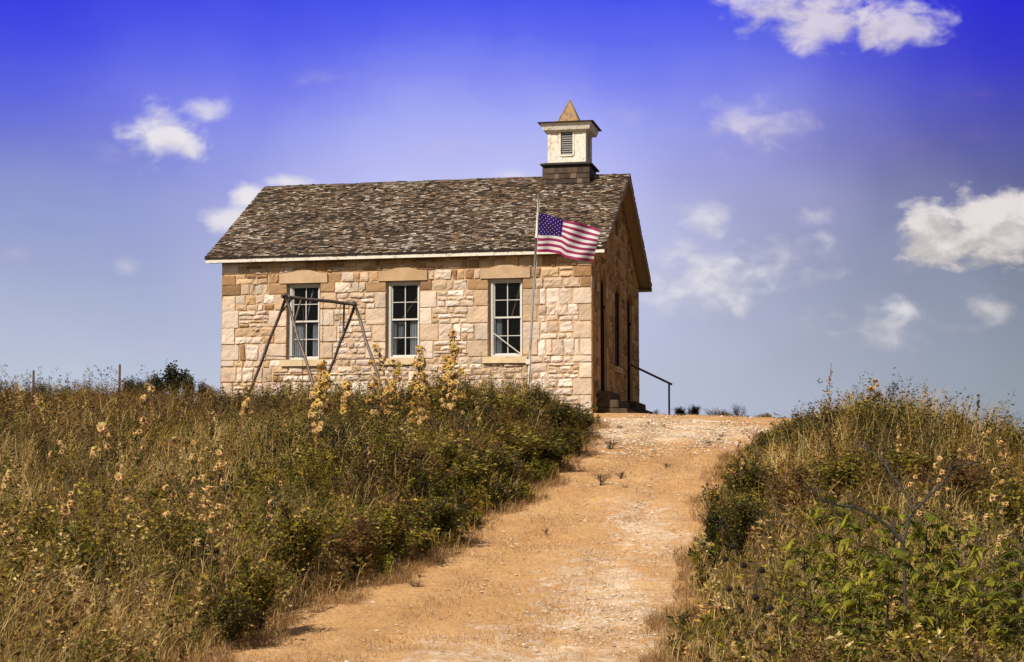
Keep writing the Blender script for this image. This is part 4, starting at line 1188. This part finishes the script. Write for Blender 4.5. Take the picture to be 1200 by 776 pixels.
HEADS = [head_mesh(YEL, (.16, .09, .03), .066, 13, 'flower_head', 1), head_mesh(YEL, (.10, .055, .02), .055, 11, 'flower_head', 2), head_mesh(TAN, (.40, .24, .10), .06, 12, 'flower_head', 3), head_mesh(TAN, (.10, .06, .03), .05, 10, 'flower_head', 4), head_mesh([(.05, .035, .015), (.08, .06, .02)], (.02, .012, .008), .03, 8, 'seed_head', 5)]
def stalk_proto(seed, nh, spread, lo, leaf=True):
    """returns (parts, head placements) for a 1 m tall stalk"""
    rs = random.Random(seed); st = MB(); hd = []
    bend = rs.uniform(-.06, .06), rs.uniform(-.05, .05)
    def P_(t): return Vector((bend[0] * math.sin(t * 2.2), bend[1] * math.sin(t * 2.6), t))
    st.tube([P_(t) for t in np.linspace(-.05, 1, 9)], [.0065, .0062, .006, .0055, .005, .0045, .004, .0035, .0025], 5, cap=False)
    for i in range(nh):
        t = lo + (1 - lo) * ((i + rs.random()) / nh); a = rs.uniform(0, 6.28); L = spread * rs.uniform(.4, 1) * (1.15 - .6 * (t - lo) / (1 - lo))
        b0 = P_(min(t, .99)); b1 = b0 + Vector((math.cos(a) * L, math.sin(a) * L, L * rs.uniform(.3, 1.0)))
        if i == nh - 1: b1 = P_(1.0) + Vector((0, 0, .01))
        st.tube([b0, b0.lerp(b1, .5) + Vector((0, 0, -.01)), b1], [.0035, .003, .0022], 4, cap=False)
        hd.append((b1, Vector((math.cos(a) * .8, math.sin(a) * .8 - .5, rs.uniform(.1, 1.0)))))
    n = 30; t = np.array([rs.uniform(.1, .9) for _ in range(n)]); B = np.array([tuple(P_(x)) for x in t]); D = rdir(n, 0, .7)
    nb = NB(); leaves(nb, B, D, RNG.uniform(.06, .15, n) * (1.2 - t), RNG.uniform(.02, .04, n), pick(OLIVE + STRAW[:1], n))
    parts = [bake(lambda: st.build('stem', M['stemm']))]
    if leaf: parts.append(bake(lambda: nb.build('foliage', M['leaf'])))
    return parts, hd
STK = {'cluster': stalk_proto(1, 46, .17, .28), 'cluster2': stalk_proto(2, 36, .16, .34), 'top': stalk_proto(3, 11, .10, .62), 'sparse': stalk_proto(4, 7, .16, .5), 'few': stalk_proto(5, 5, .12, .7), 'bud': stalk_proto(6, 12, .05, .5, False)}
def put_stalk(kind, px, pt, Y, lb, heads=(0, 1), hs=1.0, tilt=0.0, grp='tall flower stalks'):
    parts, hd = STK[kind]; t = at(px, pt, Y); zg = gz(t.x, t.y); h = max(.3, t.z - zg); rz = random.uniform(0, 6.28)
    root = empty('flower_stalk', (t.x - math.sin(tilt) * h, t.y, zg), 0); root.rotation_euler = (0, tilt, 0); tag(root, lb, 'wild flower', grp)
    for p in parts:
        c = p.copy(); COL.objects.link(c); c.parent = root; c.scale = (1.3, 1.3, h); c.rotation_euler = (0, 0, rz)
    Rz = Matrix.Rotation(rz, 4, 'Z')
    for p, d in hd:
        c = HEADS[random.choice(heads)].copy(); COL.objects.link(c); c.parent = root
        q = Rz @ Vector((p.x * 1.3, p.y * 1.3, p.z * h)); c.location = q
        c.rotation_euler = (Rz @ d).to_track_quat('Z', 'Y').to_euler(); s = hs * random.uniform(.85, 1.35); c.scale = (s, s, s)
    return root
Yl, Tn, Dk = (0, 1, 3, 2, 1, 0), (2, 3, 3), (4,)
for a in [
 ('cluster', 536, 394, 34, 'tallest yellow flower stalk, standing between the second and third school windows', Yl, 1.15),
 ('cluster2', 523, 420, 34.5, 'yellow flower stalk just left of the tallest one', Yl, 1.1),
 ('cluster', 487, 412, 34, 'yellow flower stalk below the right edge of the middle window', Yl, 1.15),
 ('cluster2', 496, 440, 33, 'shorter yellow flower stalk between the two tallest yellow clumps', Yl, 1.1),
 ('cluster', 448, 410, 34, 'yellow flower stalk below the left edge of the middle window', Yl, 1.05),
 ('cluster2', 457, 424, 34.6, 'yellow flower stalk against the sill of the middle window', Yl, 1),
 ('top', 411, 450, 33, 'slim yellow flower stalk between swing set and middle window', Yl, 1.25),
 ('cluster', 377, 430, 30, 'yellow flower stalk rising in front of the swing set', Yl, 1.15),
 ('top', 384, 440, 30.6, 'yellow flower stalk close behind the one in front of the swing set', Yl, 1.3),
 ('sparse', 337, 462, 33, 'small yellow flower stalk at the swing seat', Yl, 1.0),
 ('sparse', 293, 468, 36, 'small yellow flower stalk at the swing set left foot', Yl, 1.0),
 ('few', 402, 500, 31, 'low yellow flower stalk in the middle of the left field', Yl, 1.2),
 ('sparse', 560, 455, 34, 'low yellow flower stalk right of the tallest one', Tn, .9),
 ('top', 176, 452, 24, 'tall leaning stalk of pale drooping flowers below the skyline bushes', Tn, 1.25),
 ('few', 118, 503, 21, 'lone stalk with round tan flower heads left of the leaning one', Tn, 1.1),
 ('sparse', 200, 518, 21, 'stalk with three small flat tan flowers', Tn, .95),
 ('cluster2', 243, 525, 20.5, 'bushy clump of pale yellow flower heads in the left field', Tn, .85),
 ('top', 232, 540, 20, 'pale flower stalk close beside the bushy clump', Tn, .85),
 ('sparse', 145, 548, 20, 'stalk with small tan flowers left of the bushy clump', Tn, .9),
 ('few', 62, 575, 19.5, 'short stalk with round tan flowers in the lower left', Tn, .9),
 ('few', 90, 572, 19, 'short flower stalk second from the left edge, lower half', Tn, .85),
 ('few', 20, 610, 18, 'tan flower stalk nearest the left edge', Tn, .8),
 ('few', 10, 556, 22, 'small tan flower stalk on the left edge, higher up', Tn, .9),
 ('few', 225, 578, 18.5, 'low tan flower stalk under the bushy clump', Tn, .8),
 ('few', 225, 520, 26, 'small single flower on a stalk behind the bushy clump', Tn, .9),
 ('few', 70, 520, 27, 'small tan flower on a thin stalk in the far left field', Tn, .9),
 ('sparse', 320, 560, 24, 'brown flower stalk in the centre of the left field', Tn, .8),
 ('bud', 977, 427, 29, 'tallest thin stalk on the skyline of the right mound', Tn, .55),
 ('top', 1022, 446, 29, 'yellow topped stalk on the summit of the right mound', Yl, .8),
 ('bud', 1147, 464, 28, 'dark thin stalk on the skyline near the right edge', Dk, 1.2),
 ('few', 1086, 462, 28.5, 'fine pale stalk on the skyline of the right mound', Tn, .5),
 ('few', 1184, 490, 27.5, 'short pale stalk on the skyline at the right edge', Tn, .6),
 ('few', 1160, 505, 25, 'tan flower stalk on the upper right slope', Tn, .9),
 ('sparse', 1172, 520, 22, 'stalk with pale curled flowers at the right edge', Tn, .9),
 ('sparse', 1105, 538, 23, 'pale flower stalk right of the bare branches', Tn, .9),
 ('few', 1162, 585, 20, 'stalk with two tan flowers at the right edge', Tn, .9),
 ('bud', 60, 640, 17.5, 'dry spike rising in the lower left corner', Tn, .35), ('bud', 165, 600, 19, 'dry spike in front of the bushy flower clump', Tn, .35), ('bud', 270, 600, 20.5, 'dry spike right of the bushy flower clump', Tn, .35),
 ('bud', 345, 500, 29, 'dry spike between the swing set and the bushy flower clump', Tn, .4), ('bud', 430, 520, 28, 'dry spike in the middle of the left bank', Tn, .4), ('bud', 300, 440, 36, 'thin dry spike beside the swing set left leg', Tn, .4), ('bud', 70, 470, 36, 'thin dry spike below the first fence post', Tn, .45),
 ('bud', 1050, 500, 26, 'dry spike below the summit of the right mound', Tn, .4), ('bud', 960, 600, 19.5, 'dry spike at the left end of the sumac', Tn, .35), ('few', 1172, 632, 17.5, 'stalk with one round orange-tan flower low at the right edge', Tn, .6),
 ('few', 1125, 525, 25, 'small tan flower stalk behind the bare branches', Tn, .9),
 ('few', 870, 540, 27, 'thin flower stalk on the left shoulder of the mound', Tn, .6),
 ('sparse', 1075, 560, 22, 'cream flower stalk in the middle of the mound', Tn, .75),
]:
    put_stalk(a[0], a[1], a[2], a[3], a[4], a[5], a[6], tilt=.16 if a[1] == 176 else random.uniform(-.05, .05))
# dark seed heads on stalks at the lower right
SEED = [(850, 655), (860, 640), (872, 662), (855, 690), (885, 700), (868, 715), (903, 712), (895, 735), (920, 735), (930, 752), (875, 745), (945, 725), (912, 762), (846, 612), (938, 770), (893, 668)]
pc = {}
m_ = MB(); m_.tube([(0, 0, -.05), (.01, 0, .5), (0, 0, 1)], [.004, .0035, .003], 4, cap=False); s0_ = bake(lambda: m_.build('stem', M['stemm']))
m_ = MB(); rs = random.Random(9)
for j in range(5):
    for k in range(8):
        a0, a1, b0, b1 = k * math.pi / 4, (k + 1) * math.pi / 4, (j / 5 - .5) * math.pi, ((j + 1) / 5 - .5) * math.pi
        m_.face([(math.cos(a) * math.cos(b) * .024, math.sin(a) * math.cos(b) * .024, math.sin(b) * .022) for a, b in ((a0, b0), (a1, b0), (a1, b1), (a0, b1))])
for _ in range(60):
    v = Vector((rs.gauss(0, 1), rs.gauss(0, 1), rs.gauss(0, 1))).normalized(); m_.tube([v * .02, v * .031], [.003, .001], 3, cap=False)
s1_ = bake(lambda: m_.build('seed_head', M['seed']))
wh = ['highest', 'second', 'third', 'fourth', 'fifth', 'sixth', 'seventh', 'eighth', 'ninth', 'tenth', 'eleventh', 'twelfth', 'thirteenth', 'fourteenth', 'fifteenth', 'lowest']
for r_, (px, py) in enumerate(sorted(SEED, key=lambda q: q[1])):
    Y = 21.5 - (py - 600) / 45; t = at(px, py, Y); zg = gz(t.x, t.y); h = max(.2, t.z - zg)
    root = empty('seed_stalk', (t.x, t.y, zg)); tag(root, f'dark round seed head on a thin stem, {wh[r_]} of those on the lower right bank', 'seed stalk', 'dark seed heads on the right bank')
    c = s0_.copy(); COL.objects.link(c); c.parent = root; c.scale = (1, 1, h)
    c = s1_.copy(); COL.objects.link(c); c.parent = root; c.location = (0, 0, h); c.scale = (1.35, 1.35, 1.35)

# sumac with feathery leaves, lower right ----------------------------------
def sumac(seed, H=1.0):
    rs = random.Random(seed); st = MB(); nb = NB(); Bs = []; Ds = []; Ls = []; Ws = []; Cs = []
    st.tube([(0, 0, -.1), (.03, .02, .5), (0, .03, .95)], [.014, .011, .007], 6, cap=False)
    for i in range(20):
        a = i * 2.4 + rs.uniform(-.3, .3); z0 = .25 + .7 * i / 20; L = rs.uniform(.26, .44)
        p0 = Vector((.02, .02, z0)); pts = []
        for k in range(8):
            t = k / 7; pts.append(p0 + Vector((math.cos(a) * L * t, math.sin(a) * L * t, L * (rs.uniform(.5, .9) * t - .62 * t * t) + .05 * (i / 13))))
        st.tube(pts, [.004] * 7 + [.002], 4, cap=False)
        base = Vector(rs.choice(((.17, .18, .014), (.22, .21, .018), (.11, .125, .012), (.28, .24, .028)))) * rs.uniform(.85, 1.2)
        for k in range(1, 14):
            t = k / 13.5; q = t * 7; j = min(int(q), 6); p = pts[j].lerp(pts[j + 1], q - j); d = (pts[j + 1] - pts[j]).normalized(); s_ = d.cross(Vector((0, 0, 1))).normalized()
            for sg in (-1, 1):
                dd = (s_ * sg * .85 + d * .45 + Vector((0, 0, -.12))).normalized(); l_ = .135 * math.sin(.35 + 2.5 * t) * rs.uniform(.85, 1.1)
                Bs.append(tuple(p)); Ds.append(tuple(dd)); Ls.append(l_); Ws.append(l_ * .33); Cs.append(tuple(base * rs.uniform(.85, 1.15)))
    B, D, L, W, C = map(np.array, (Bs, Ds, Ls, Ws, Cs)); n = len(B)
    up = np.tile([0, 0, 1.], (n, 1)) + RNG.normal(0, .15, (n, 3)); s_ = np.cross(D, up); s_ /= np.linalg.norm(s_, axis=1)[:, None]
    mid = B + D * (L * .4)[:, None]; tip = B + D * L[:, None]; tip[:, 2] -= L * .2
    nb.add(np.stack([B, mid + s_ * (W / 2)[:, None], tip, mid - s_ * (W / 2)[:, None]], 1), C)
    return [bake(lambda: st.build('stems', M['bark'])), bake(lambda: nb.build('foliage', M['leaf']))]
SU = [sumac(1), sumac(2), sumac(3)]
for i, (px, pt, Y, lb) in enumerate([
 (975, 590, 19.2, 'feathery sumac left of the bare branches'), (1010, 612, 18.6, 'feathery sumac below the left bare branch'), (1050, 600, 20.2, 'feathery sumac behind the fork of the bare shrub'),
 (1085, 610, 18.6, 'bright feathery sumac right of the bare shrub trunk'), (1120, 620, 18.3, 'feathery sumac between bare shrub and right edge'), (1165, 640, 18.0, 'feathery sumac nearest the right edge'),
 (1195, 655, 17.6, 'feathery sumac cut by the right edge'), (945, 640, 18.6, 'low feathery sumac at the left end of the sumac patch'), (985, 655, 17.8, 'low sumac in front of the left half of the patch'),
 (1040, 650, 17.4, 'sumac in front of the bare shrub trunk'), (1095, 665, 17.2, 'low sumac at the front of the patch beside the pale stem'), (1150, 680, 16.9, 'low sumac at the front right of the patch'), (1190, 700, 16.5, 'lowest sumac in the bottom right corner'), (1010, 690, 16.9, 'small sumac low at the front of the patch')]):
    t = at(px, pt - 2, Y); h = max(.4, (t.z - gz(t.x, t.y)))
    place('sumac', SU[i % 3], t.x, t.y, .8, i * 1.1, lb, 'sumac', 'sumac on the right bank', 0, h)

# bare grey shrub, traced as real forks at its own distance
def bare(name, label, Yc, polys, gseed):
    rs = random.Random(gseed); base = at(*polys[0][0][0], Yc); zg = gz(base.x, Yc); root = empty(name, (base.x, Yc, zg)); tag(root, label, 'bare shrub')
    st = MB()
    for i, (pts, r0, r1) in enumerate(polys):
        dy = rs.uniform(-.5, .5) if i else 0; P_ = []
        for k, (x, y) in enumerate(pts): 
            u = k / max(1, len(pts) - 1); P_.append(at(x, y, Yc + dy * u) - root.location)
        if i == 0: P_[0] = Vector((P_[0].x, P_[0].y, -.1))
        m = len(P_); st.tube(P_, [r0 + (r1 - r0) * k / (m - 1) for k in range(m)], 6, cap=False)
        r1 = min(r1, .006)
        for k in range(1, m):          # side twigs
            for _ in range(5):
                p = P_[k - 1].lerp(P_[k], rs.random()); d = (P_[k] - P_[k - 1]).normalized(); q = p + (d + Vector((rs.uniform(-1, 1), rs.uniform(-1, 1), rs.uniform(-.2, 1)))).normalized() * rs.uniform(.05, .22)
                st.tube([p, p.lerp(q, .5) + Vector((0, 0, .01)), q], [r1 * .8, r1 * .6, r1 * .35], 4, cap=False)
    st.build('branches', M['bark'], root)
bare('bare_shrub', 'bare grey forked shrub standing out of the sumac on the right bank', 18.0, [
 ([(1062, 740), (1060, 668), (1058, 636)], .020, .018), ([(1058, 636), (1040, 616), (1022, 604), (1000, 594), (976, 592), (958, 582), (950, 572)], .019, .007), ([(1058, 636), (1066, 608), (1072, 598)], .018, .015),
 ([(1072, 598), (1058, 574), (1044, 556), (1036, 542), (1020, 528), (1002, 520)], .013, .006), ([(1072, 598), (1088, 582), (1104, 568), (1112, 554), (1122, 546), (1140, 544)], .015, .006),
 ([(1000, 594), (990, 604), (985, 612)], .006, .003), ([(1036, 542), (1034, 522), (1040, 508)], .004, .002), ([(1088, 582), (1078, 572), (1080, 560)], .004, .002)], 1)
bare('bare_shrub', 'thin dark bare branches spreading low on the left part of the right bank', 19.0, [
 ([(960, 720), (950, 716), (940, 712), (922, 704), (905, 694), (896, 686), (880, 690)], .010, .004), ([(922, 704), (912, 684), (903, 660), (905, 640)], .006, .003), ([(960, 640), (940, 622), (918, 612), (906, 590), (902, 570)], .008, .003), ([(918, 612), (900, 612), (886, 606)], .005, .003), ([(940, 712), (945, 690), (958, 668)], .006, .003)], 2)
bare('bare_shrub', 'bare dark twigs at the right edge behind the sumac', 18.8, [
 ([(1175, 720), (1172, 690), (1165, 668), (1150, 640), (1138, 612)], .010, .004), ([(1165, 668), (1182, 650), (1200, 640)], .006, .003), ([(1150, 640), (1160, 620), (1158, 600)], .005, .002)], 3)
# pale tall stems, near right
for px, pt, pb, Y, lb in ((1096, 668, 800, 16.2, 'single pale green straight stem in the middle of the sumac'), (1112, 700, 800, 15.6, 'short pale stem right of the straight one'), (1128, 710, 800, 15.4, 'thick pale dry stem low on the right bank'), (984, 650, 800, 16.6, 'pale fluffy dry seed spike left of the sumac centre')):
    t = at(px, pt, Y); zg = gz(t.x, Y); h = max(.4, t.z - zg); root = empty('dry_stem', (t.x, Y, zg)); tag(root, lb, 'dry stem', 'pale stems on the right bank')
    nb = NB(); n = 6 if px != 984 else 14
    blades(nb, np.array([[0, 0, -.05]] * 3), np.full(3, h), np.full(3, .012), np.zeros((3, 2)) + .02, pick([(.30, .30, .12)] if px < 1120 else STRAW, 3), 0, 4)
    nb.build('stem', M['dry'], root); nb = NB()
    B = np.stack([np.zeros(90), np.zeros(90), h * RNG.uniform(.45 if n == 14 else .05, 1, 90)], 1); leaves(nb, B, rdir(90, .2, .95), RNG.uniform(.02, .05, 90) if n == 14 else RNG.uniform(.03, .12, 90) * (RNG.random(90) < .2) + .004, np.full(90, .008), pick(STRAW, 90)); nb.build('foliage', M['dry'], root)
# spiky tuft leaning over the right edge of the track
for px, py, Y, s, lb in ((800, 716, 19.6, .55, 'spiky green tuft spreading onto the right edge of the track'), (815, 760, 18.2, .4, 'small brown tuft at the bottom right edge of the track'), (862, 690, 19.8, .6, 'green spiky tuft behind the one spreading onto the track')):
    x = at(px + 18, py, Y).x; nb = NB(); n = 160; a = RNG.uniform(0, 6.28, n); k = RNG.uniform(.3, 1.0, n) * s
    blades(nb, np.stack([np.cos(a) * .06, np.sin(a) * .06, np.full(n, -.03)], 1), RNG.uniform(.25, .8, n) * s, RNG.uniform(.008, .014, n), np.stack([np.cos(a) * k - .15, np.sin(a) * k * .6], 1), pick(OLIVE + GREEN + BROWN[:1], n), .3, 4)
    o = nb.build('grass_tuft', M['leaf']); o.location = (x, Y, gz(x, Y)); tag(o, lb, 'grass tuft', 'tufts at the right edge of the track')
# ------------------------------------------------------------------ sky, sun, camera
world = bpy.data.worlds.new('World'); scene.world = world; world.use_nodes = True
nt = world.node_tree; nt.nodes.clear()
SUN_AZ, SUN_EL = R(215), R(43)
out = N(nt, 'ShaderNodeOutputWorld'); 
sky = N(nt, 'ShaderNodeTexSky', sky_type='NISHITA', sun_disc=False, sun_elevation=SUN_EL, sun_rotation=SUN_AZ)
d = N(nt, 'ShaderNodeTexCoord').outputs['Generated']
sp = N(nt, 'ShaderNodeSeparateXYZ'); nt.links.new(d, sp.inputs[0])
az = math_(nt, 'ARCTAN2', sp.outputs[0], sp.outputs[1]); el = math_(nt, 'ARCSINE', sp.outputs[2])
def azel(px, py):
    v = ray(px, py).normalized(); return math.atan2(v.x, v.y), math.asin(v.z)
E0, E1 = azel(600, 500)[1], azel(600, -10)[1]
tt = math_(nt, 'ADD', maprange(nt, el, E0, E1), maprange(nt, noise_tex(nt, d, 9.0, 4, .55), .3, .7, -.035, .035))
def ramp(stops):
    r = N(nt, 'ShaderNodeValToRGB'); r.color_ramp.interpolation = 'LINEAR'
    stops = sorted((( (500 - y) / 510.0), c) for y, c in stops)
    e = r.color_ramp.elements
    while len(e) < len(stops): e.new(.5)
    for k, (p, c) in enumerate(stops): e[k].position = min(max(p, 0), 1); e[k].color = (*lin(*c), 1)
    nt.links.new(tt, r.inputs[0]); return r.outputs[0]
cl = ramp([(-10, (52, 54, 218)), (60, (64, 72, 228)), (130, (92, 100, 224)), (180, (112, 122, 212)), (230, (138, 148, 208)), (330, (162, 172, 208)), (450, (188, 198, 216))])
cm = ramp([(-10, (70, 82, 236)), (40, (96, 108, 240)), (90, (132, 140, 242)), (140, (168, 174, 244)), (220, (196, 198, 242)), (330, (194, 198, 230)), (450, (186, 192, 214))])
cr = ramp([(-10, (44, 42, 212)), (90, (58, 60, 198)), (150, (74, 76, 174)), (220, (94, 100, 152)), (330, (124, 134, 156)), (460, (144, 154, 166))])
wob = maprange(nt, noise_tex(nt, d, 5.0, 3, .5), .3, .7, -.05, .05)
azw = math_(nt, 'ADD', az, wob)
col = mixc(nt, maprange(nt, azw, -.27, -.03, 0, 1, True), cl, cm)
col = mixc(nt, maprange(nt, azw, .05, .28, 0, 1, True), col, cr)
# clouds: soft puffs at fixed directions in the sky
cv = N(nt, 'ShaderNodeCombineXYZ'); nt.links.new(az, cv.inputs[0]); nt.links.new(math_(nt, 'MULTIPLY', el, 1.5), cv.inputs[1])
na = noise_tex(nt, cv.outputs[0], 46, 7, .56, .25); nb_ = noise_tex(nt, cv.outputs[0], 17, 4, .55, .3)
nn = math_(nt, 'ADD', math_(nt, 'MULTIPLY', na, .6), math_(nt, 'MULTIPLY', nb_, .4))
grp = bpy.data.node_groups.new('puff', 'ShaderNodeTree')
for nm in ('az', 'el', 'cx', 'cy', 'ix', 'iy', 'noise', 'rag', 'soft', 'alpha'): grp.interface.new_socket(nm, in_out='INPUT', socket_type='NodeSocketFloat')
for nm in ('mask', 'height'): grp.interface.new_socket(nm, in_out='OUTPUT', socket_type='NodeSocketFloat')
gi = grp.nodes.new('NodeGroupInput'); go = grp.nodes.new('NodeGroupOutput')
I = {s.name: s for s in gi.outputs}
dx = math_(grp, 'MULTIPLY', math_(grp, 'SUBTRACT', I['az'], I['cx']), I['ix']); dy = math_(grp, 'MULTIPLY', math_(grp, 'SUBTRACT', I['el'], I['cy']), I['iy'])
r2 = math_(grp, 'ADD', math_(grp, 'MULTIPLY', dx, dx), math_(grp, 'MULTIPLY', dy, dy))
v = math_(grp, 'SUBTRACT', 1.0, math_(grp, 'SQRT', r2))
v = math_(grp, 'ADD', v, math_(grp, 'MULTIPLY', math_(grp, 'SUBTRACT', I['noise'], .5), I['rag']))
v = math_(grp, 'DIVIDE', v, I['soft'], clamp=True)
v = math_(grp, 'MULTIPLY', math_(grp, 'MULTIPLY', v, v), math_(grp, 'SUBTRACT', 3.0, math_(grp, 'MULTIPLY', v, 2.0)))
v = math_(grp, 'MULTIPLY', v, I['alpha'])
grp.links.new(v, go.inputs[0]); grp.links.new(dy, go.inputs[1])
CL = [  # px, py, rx, ry, rag, soft, alpha, shade(0 bright .. 1 grey)
    (900, 14, 68, 32, 3.2, .8, .8, .25), (978, 26, 72, 40, 2.6, .6, .88, .2), (1052, 26, 76, 36, 2.6, .6, .85, .25), (950, 0, 120, 26, 3, .8, .7, .3),
    (888, 145, 76, 32, 3.2, 1.0, .6, .35), (845, 152, 30, 18, 3, 1.1, .4, .35),
    (194, 162, 60, 44, 2.4, .7, .92, .1), (225, 175, 26, 22, 2.4, .9, .7, .15), (238, 130, 38, 20, 2.6, .9, .62, .15), (140, 178, 52, 20, 3, 1.3, .22, .4),
    (272, 258, 40, 26, 2.2, .6, .8, .0), (300, 232, 38, 24, 2.2, .6, .9, .0), (335, 214, 46, 12, 2.2, .8, .8, .0), (600, 206, 34, 9, 2, 1, .6, .0),
    (832, 258, 40, 27, 2.2, .9, .68, .15), (950, 252, 42, 20, 3, 1.0, .5, .2), (968, 279, 18, 13, 2.6, 1.2, .42, .2),
    (836, 318, 84, 56, 3.2, 1.2, .72, .2), (915, 305, 95, 36, 3.4, 1.2, .62, .25), (830, 350, 110, 36, 3.4, 1.5, .40, .25),
    (1102, 274, 56, 44, 2.0, .38, .95, .45), (1148, 272, 66, 50, 2.2, .4, .95, .5), (1195, 264, 60, 50, 2.2, .4, .95, .4), (1250, 255, 60, 48, 2.2, .4, .95, .4), (1170, 298, 70, 20, 2, .9, .6, .9),
    (1035, 380, 62, 30, 3, .9, .6, .5), (1058, 366, 34, 18, 2.6, .9, .5, .4), (1155, 362, 52, 24, 2.6, 1, .62, .45), (1130, 385, 60, 14, 2.6, 1.4, .3, .6),
    (150, 313, 24, 15, 2.4, 1.2, .5, .1), (100, 312, 22, 12, 3, 1.6, .22, .2), (168, 404, 44, 15, 3, 1.5, .3, .1), (85, 404, 26, 11, 3, 1.6, .25, .2), (20, 298, 20, 10, 3, 1.5, .25, .2),
    (945, 390, 34, 20, 3, 1.6, .25, .2), (892, 388, 26, 18, 3, 1.6, .22, .2), (740, 135, 34, 20, 3, 1.6, .28, .15), (515, 178, 70, 22, 3.4, 1.7, .28, .15), (375, 92, 60, 16, 3.6, 1.7, .22, .3),
    (650, 178, 60, 18, 3.6, 1.6, .2, .1), (1110, 165, 110, 22, 3.6, 1.8, .25, .8), (990, 135, 70, 13, 3.6, 1.8, .25, .7), (1140, 112, 90, 10, 3.6, 1.8, .22, .8), (1070, 315, 24, 12, 3, 1.6, .25, .5),
]
def in_sector(cols, lo, hi):
    c = cols
    for (px, py, rx, ry, rag, soft, al, sh) in CL:
        if px + 1.9 * rx < lo or px - 1.9 * rx > hi: continue
        a0, e0 = azel(px, py); a1, _ = azel(px + rx, py); _, e1 = azel(px, py - ry)
        g_ = N(nt, 'ShaderNodeGroup', node_tree=grp)
        for s, v in (('az', az), ('el', el), ('noise', nn)): nt.links.new(v, g_.inputs[s])
        for s, v in (('cx', a0), ('cy', e0), ('ix', 1 / abs(a1 - a0)), ('iy', 1 / abs(e1 - e0)), ('rag', rag * 1.35), ('soft', soft * 1.3), ('alpha', al if al > .45 else al * 1.4)): g_.inputs[s].default_value = v
        bright = lin(238, 234, 236) if py > 200 or px < 700 else lin(222, 214, 228)
        if px > 1060 and py > 200: bright = lin(230, 222, 220)
        if al < .35: bright = lin(198, 190, 214) if px < 800 else (lin(140, 110, 176) if py < 200 else lin(176, 180, 190))
        dark = tuple(b * (1 - .62 * sh) for b in bright)
        hh = math_(nt, 'ADD', g_.outputs[1], math_(nt, 'MULTIPLY', math_(nt, 'SUBTRACT', na, .5), 6.0))
        c = mixc(nt, g_.outputs[0], c, mixc(nt, maprange(nt, hh, -.7, .6, 0, 1, True), dark, bright))
    return c
def backgr(c):
    b_ = N(nt, 'ShaderNodeBackground'); nt.links.new(c, b_.inputs[0]); b_.inputs[1].default_value = .90; return b_.outputs[0]
def mixs(fac, a_, b_):
    m = N(nt, 'ShaderNodeMixShader'); nt.links.new(fac, m.inputs[0]); nt.links.new(a_, m.inputs[1]); nt.links.new(b_, m.inputs[2]); return m.outputs[0]
B1, B2 = azel(440, 200)[0], azel(760, 200)[0]
front = mixs(math_(nt, 'GREATER_THAN', az, B1), backgr(in_sector(col, -300, 440)), mixs(math_(nt, 'GREATER_THAN', az, B2), backgr(in_sector(col, 440, 760)), backgr(in_sector(col, 760, 1700))))
# rest of the dome, out of view: daylight sky with warm fill added
side = math_(nt, 'MULTIPLY', maprange(nt, math_(nt, 'ABSOLUTE', az), .6, 1.1, 1, 0, True), maprange(nt, el, .38, .6, 1, 0, True))
skyc = mixc(nt, 1.0, sky.outputs[0], (.085, .073, .062), 'MULTIPLY')
skyc = mixc(nt, 1.0, skyc, (.05, .042, .034), 'ADD')
skyc = mixc(nt, maprange(nt, el, -.01, -.06, 0, 1), skyc, (.20, .14, .08))
side = math_(nt, 'MULTIPLY', side, maprange(nt, el, -.02, -.08, 1, 0))
nt.links.new(mixs(side, backgr(skyc), front), out.inputs[0])
world.cycles.sampling_method = 'MANUAL'; world.cycles.sample_map_resolution = 512

sd = bpy.data.lights.new('sun', 'SUN'); sd.energy = 5.0; sd.angle = R(.53); sd.color = (1, .90, .76)
so = bpy.data.objects.new('sun', sd); COL.objects.link(so)
tos = Vector((math.sin(SUN_AZ) * math.cos(SUN_EL), math.cos(SUN_AZ) * math.cos(SUN_EL), math.sin(SUN_EL)))
so.rotation_euler = tos.to_track_quat('Z', 'Y').to_euler(); so.location = (0, -20, 40)

cd = bpy.data.cameras.new('camera'); cam = bpy.data.objects.new('camera', cd); COL.objects.link(cam)
cam.location = (0, 0, EYE); cam.rotation_euler = (math.pi / 2 + PITCH, 0, 0)
cd.sensor_width = 36; cd.lens = F / 1200 * 36; cd.clip_end = 20000; cd.clip_start = .1
scene.camera = cam
vs_ = scene.view_settings; vs_.view_transform = 'Standard'; vs_.look = 'None'; vs_.exposure = 0.15; vs_.gamma = 1
scene.render.engine = 'CYCLES'; scene.cycles.max_bounces = 6; scene.cycles.transparent_max_bounces = 12
scene.cycles.use_denoising = True
